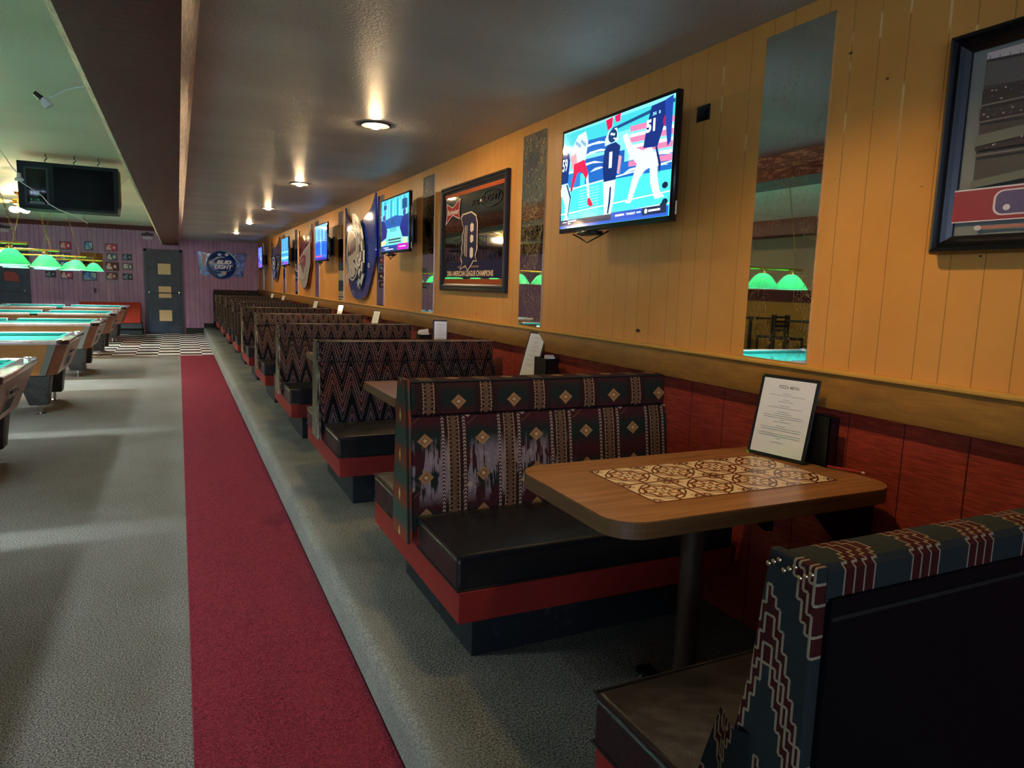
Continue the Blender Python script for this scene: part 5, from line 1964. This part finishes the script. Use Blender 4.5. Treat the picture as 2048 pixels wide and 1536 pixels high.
a = Art(far_map(0, 0, -0.051, 0.0012))
a.ring(-.0, -.03, .30, .16, .012, (150, 186, 226), a0=2.6, a1=5.6)
a.text('BUD', -.14, .015, .24, .125, (236, 242, 250), shear=.3, bold=.05)
a.text('LIGHT', -.20, -.115, .27, -.005, (236, 242, 250), shear=.3, bold=.05)
a.poly([(-.28, .0), (-.18, .13), (-.05, .19), (.10, .20), (.0, .22), (-.14, .20), (-.26, .10)], (190, 200, 220))
a.poly([(-.02, -.17), (.10, -.17), (.10, -.25), (.04, -.30), (-.02, -.25)], (206, 186, 180))
a.poly([(-.14, -.26), (-.04, -.22), (.02, -.30), (-.06, -.33)], (140, 200, 240))
a.ell(-.06, .27, .05, .035, (210, 220, 236), 12); a.ell(.12, .275, .05, .04, (230, 226, 236), 12)
a.obj('lettering', sign_ink, r)
a = Art(far_map(0, 0, -0.0255, 0.0012))
a.poly([(-.50, .28), (-.38, .28), (-.42, .0), (-.50, -.1)], (190, 170, 160))
a.poly([(-.57, .15), (-.53, .15), (-.45, -.2), (-.50, -.26)], (130, 200, 240))
for k in range(7): a.ell(-.48 + .03 * (k % 3), -.12 - .025 * k, .02, .014, (130, 160, 200), 10)
for k in range(4):
    a.rect(.42, -.04 - .05 * k, .47, -.02 - .05 * k, (120, 140, 190)); a.rect(.49, -.04 - .05 * k, .53, -.02 - .05 * k, (120, 140, 190))
a.ring(.46, .22, .06, .06, .012, (110, 140, 200))
a.obj('wing_art', sign_ink, r)

# ------------------------------------------------------------------ far left: high table and stools, seen only in the mirrors
stool_black = material('stool_black', color=(18, 18, 20), rough=0.4)


def pub_chair(label, loc, rz):
    r = thing('bar_chair', label, 'chair', loc, rz, 'black ladder-back chairs by the left wall')
    for sx in (-1, 1):
        for sy in (-1, 1):
            m = MB(); m.box((sx * .19 - .018, sy * .19 - .018, 0), (sx * .19 + .018, sy * .19 + .018, .62 if sy < 0 else 1.10), stool_black); m.obj('leg', r)
    m = MB(); m.box((-.22, -.22, .60), (.22, .22, .65), stool_black, .01); m.obj('seat', r)
    m = MB()
    for z in (.76, .85, .94, 1.03): m.box((-.19, .18, z), (.19, .20, z + .04), stool_black)
    m.obj('backrest', r)
    return r


pub = ['left of the far table', 'right of the far table', 'left of the near table', 'right of the near table']
pc = None
for i, (x, y) in enumerate(((-6.7, 9.6), (-6.7, 11.3))):
    t = thing('high_table', 'black high table by the left wall, the %s one' % ('nearer' if i == 0 else 'farther'), 'table', (-7.3, y + .4, 0), 0, 'high tables by the left wall')
    m = MB(); m.box((-.35, -.35, .98), (.35, .35, 1.02), stool_black, .01); m.obj('tabletop', t)
    m = MB(); m.lathe([(.25, 0), (.25, .02), (.04, .04), (.04, .98)], stool_black, seg=16); m.obj('post', t)
    for s in (-1, 1):
        lb = 'black ladder-back bar chair on the %s side of the %s high table' % ('near' if s < 0 else 'far', 'nearer' if i == 0 else 'farther')
        if pc is None: pc = pub_chair(lb, (-7.3, y + .4 + s * .62, 0), 0 if s > 0 else PI)
        else: dup(pc, (-7.3, y + .4 + s * .62, 0), lb, rz=0 if s > 0 else PI)
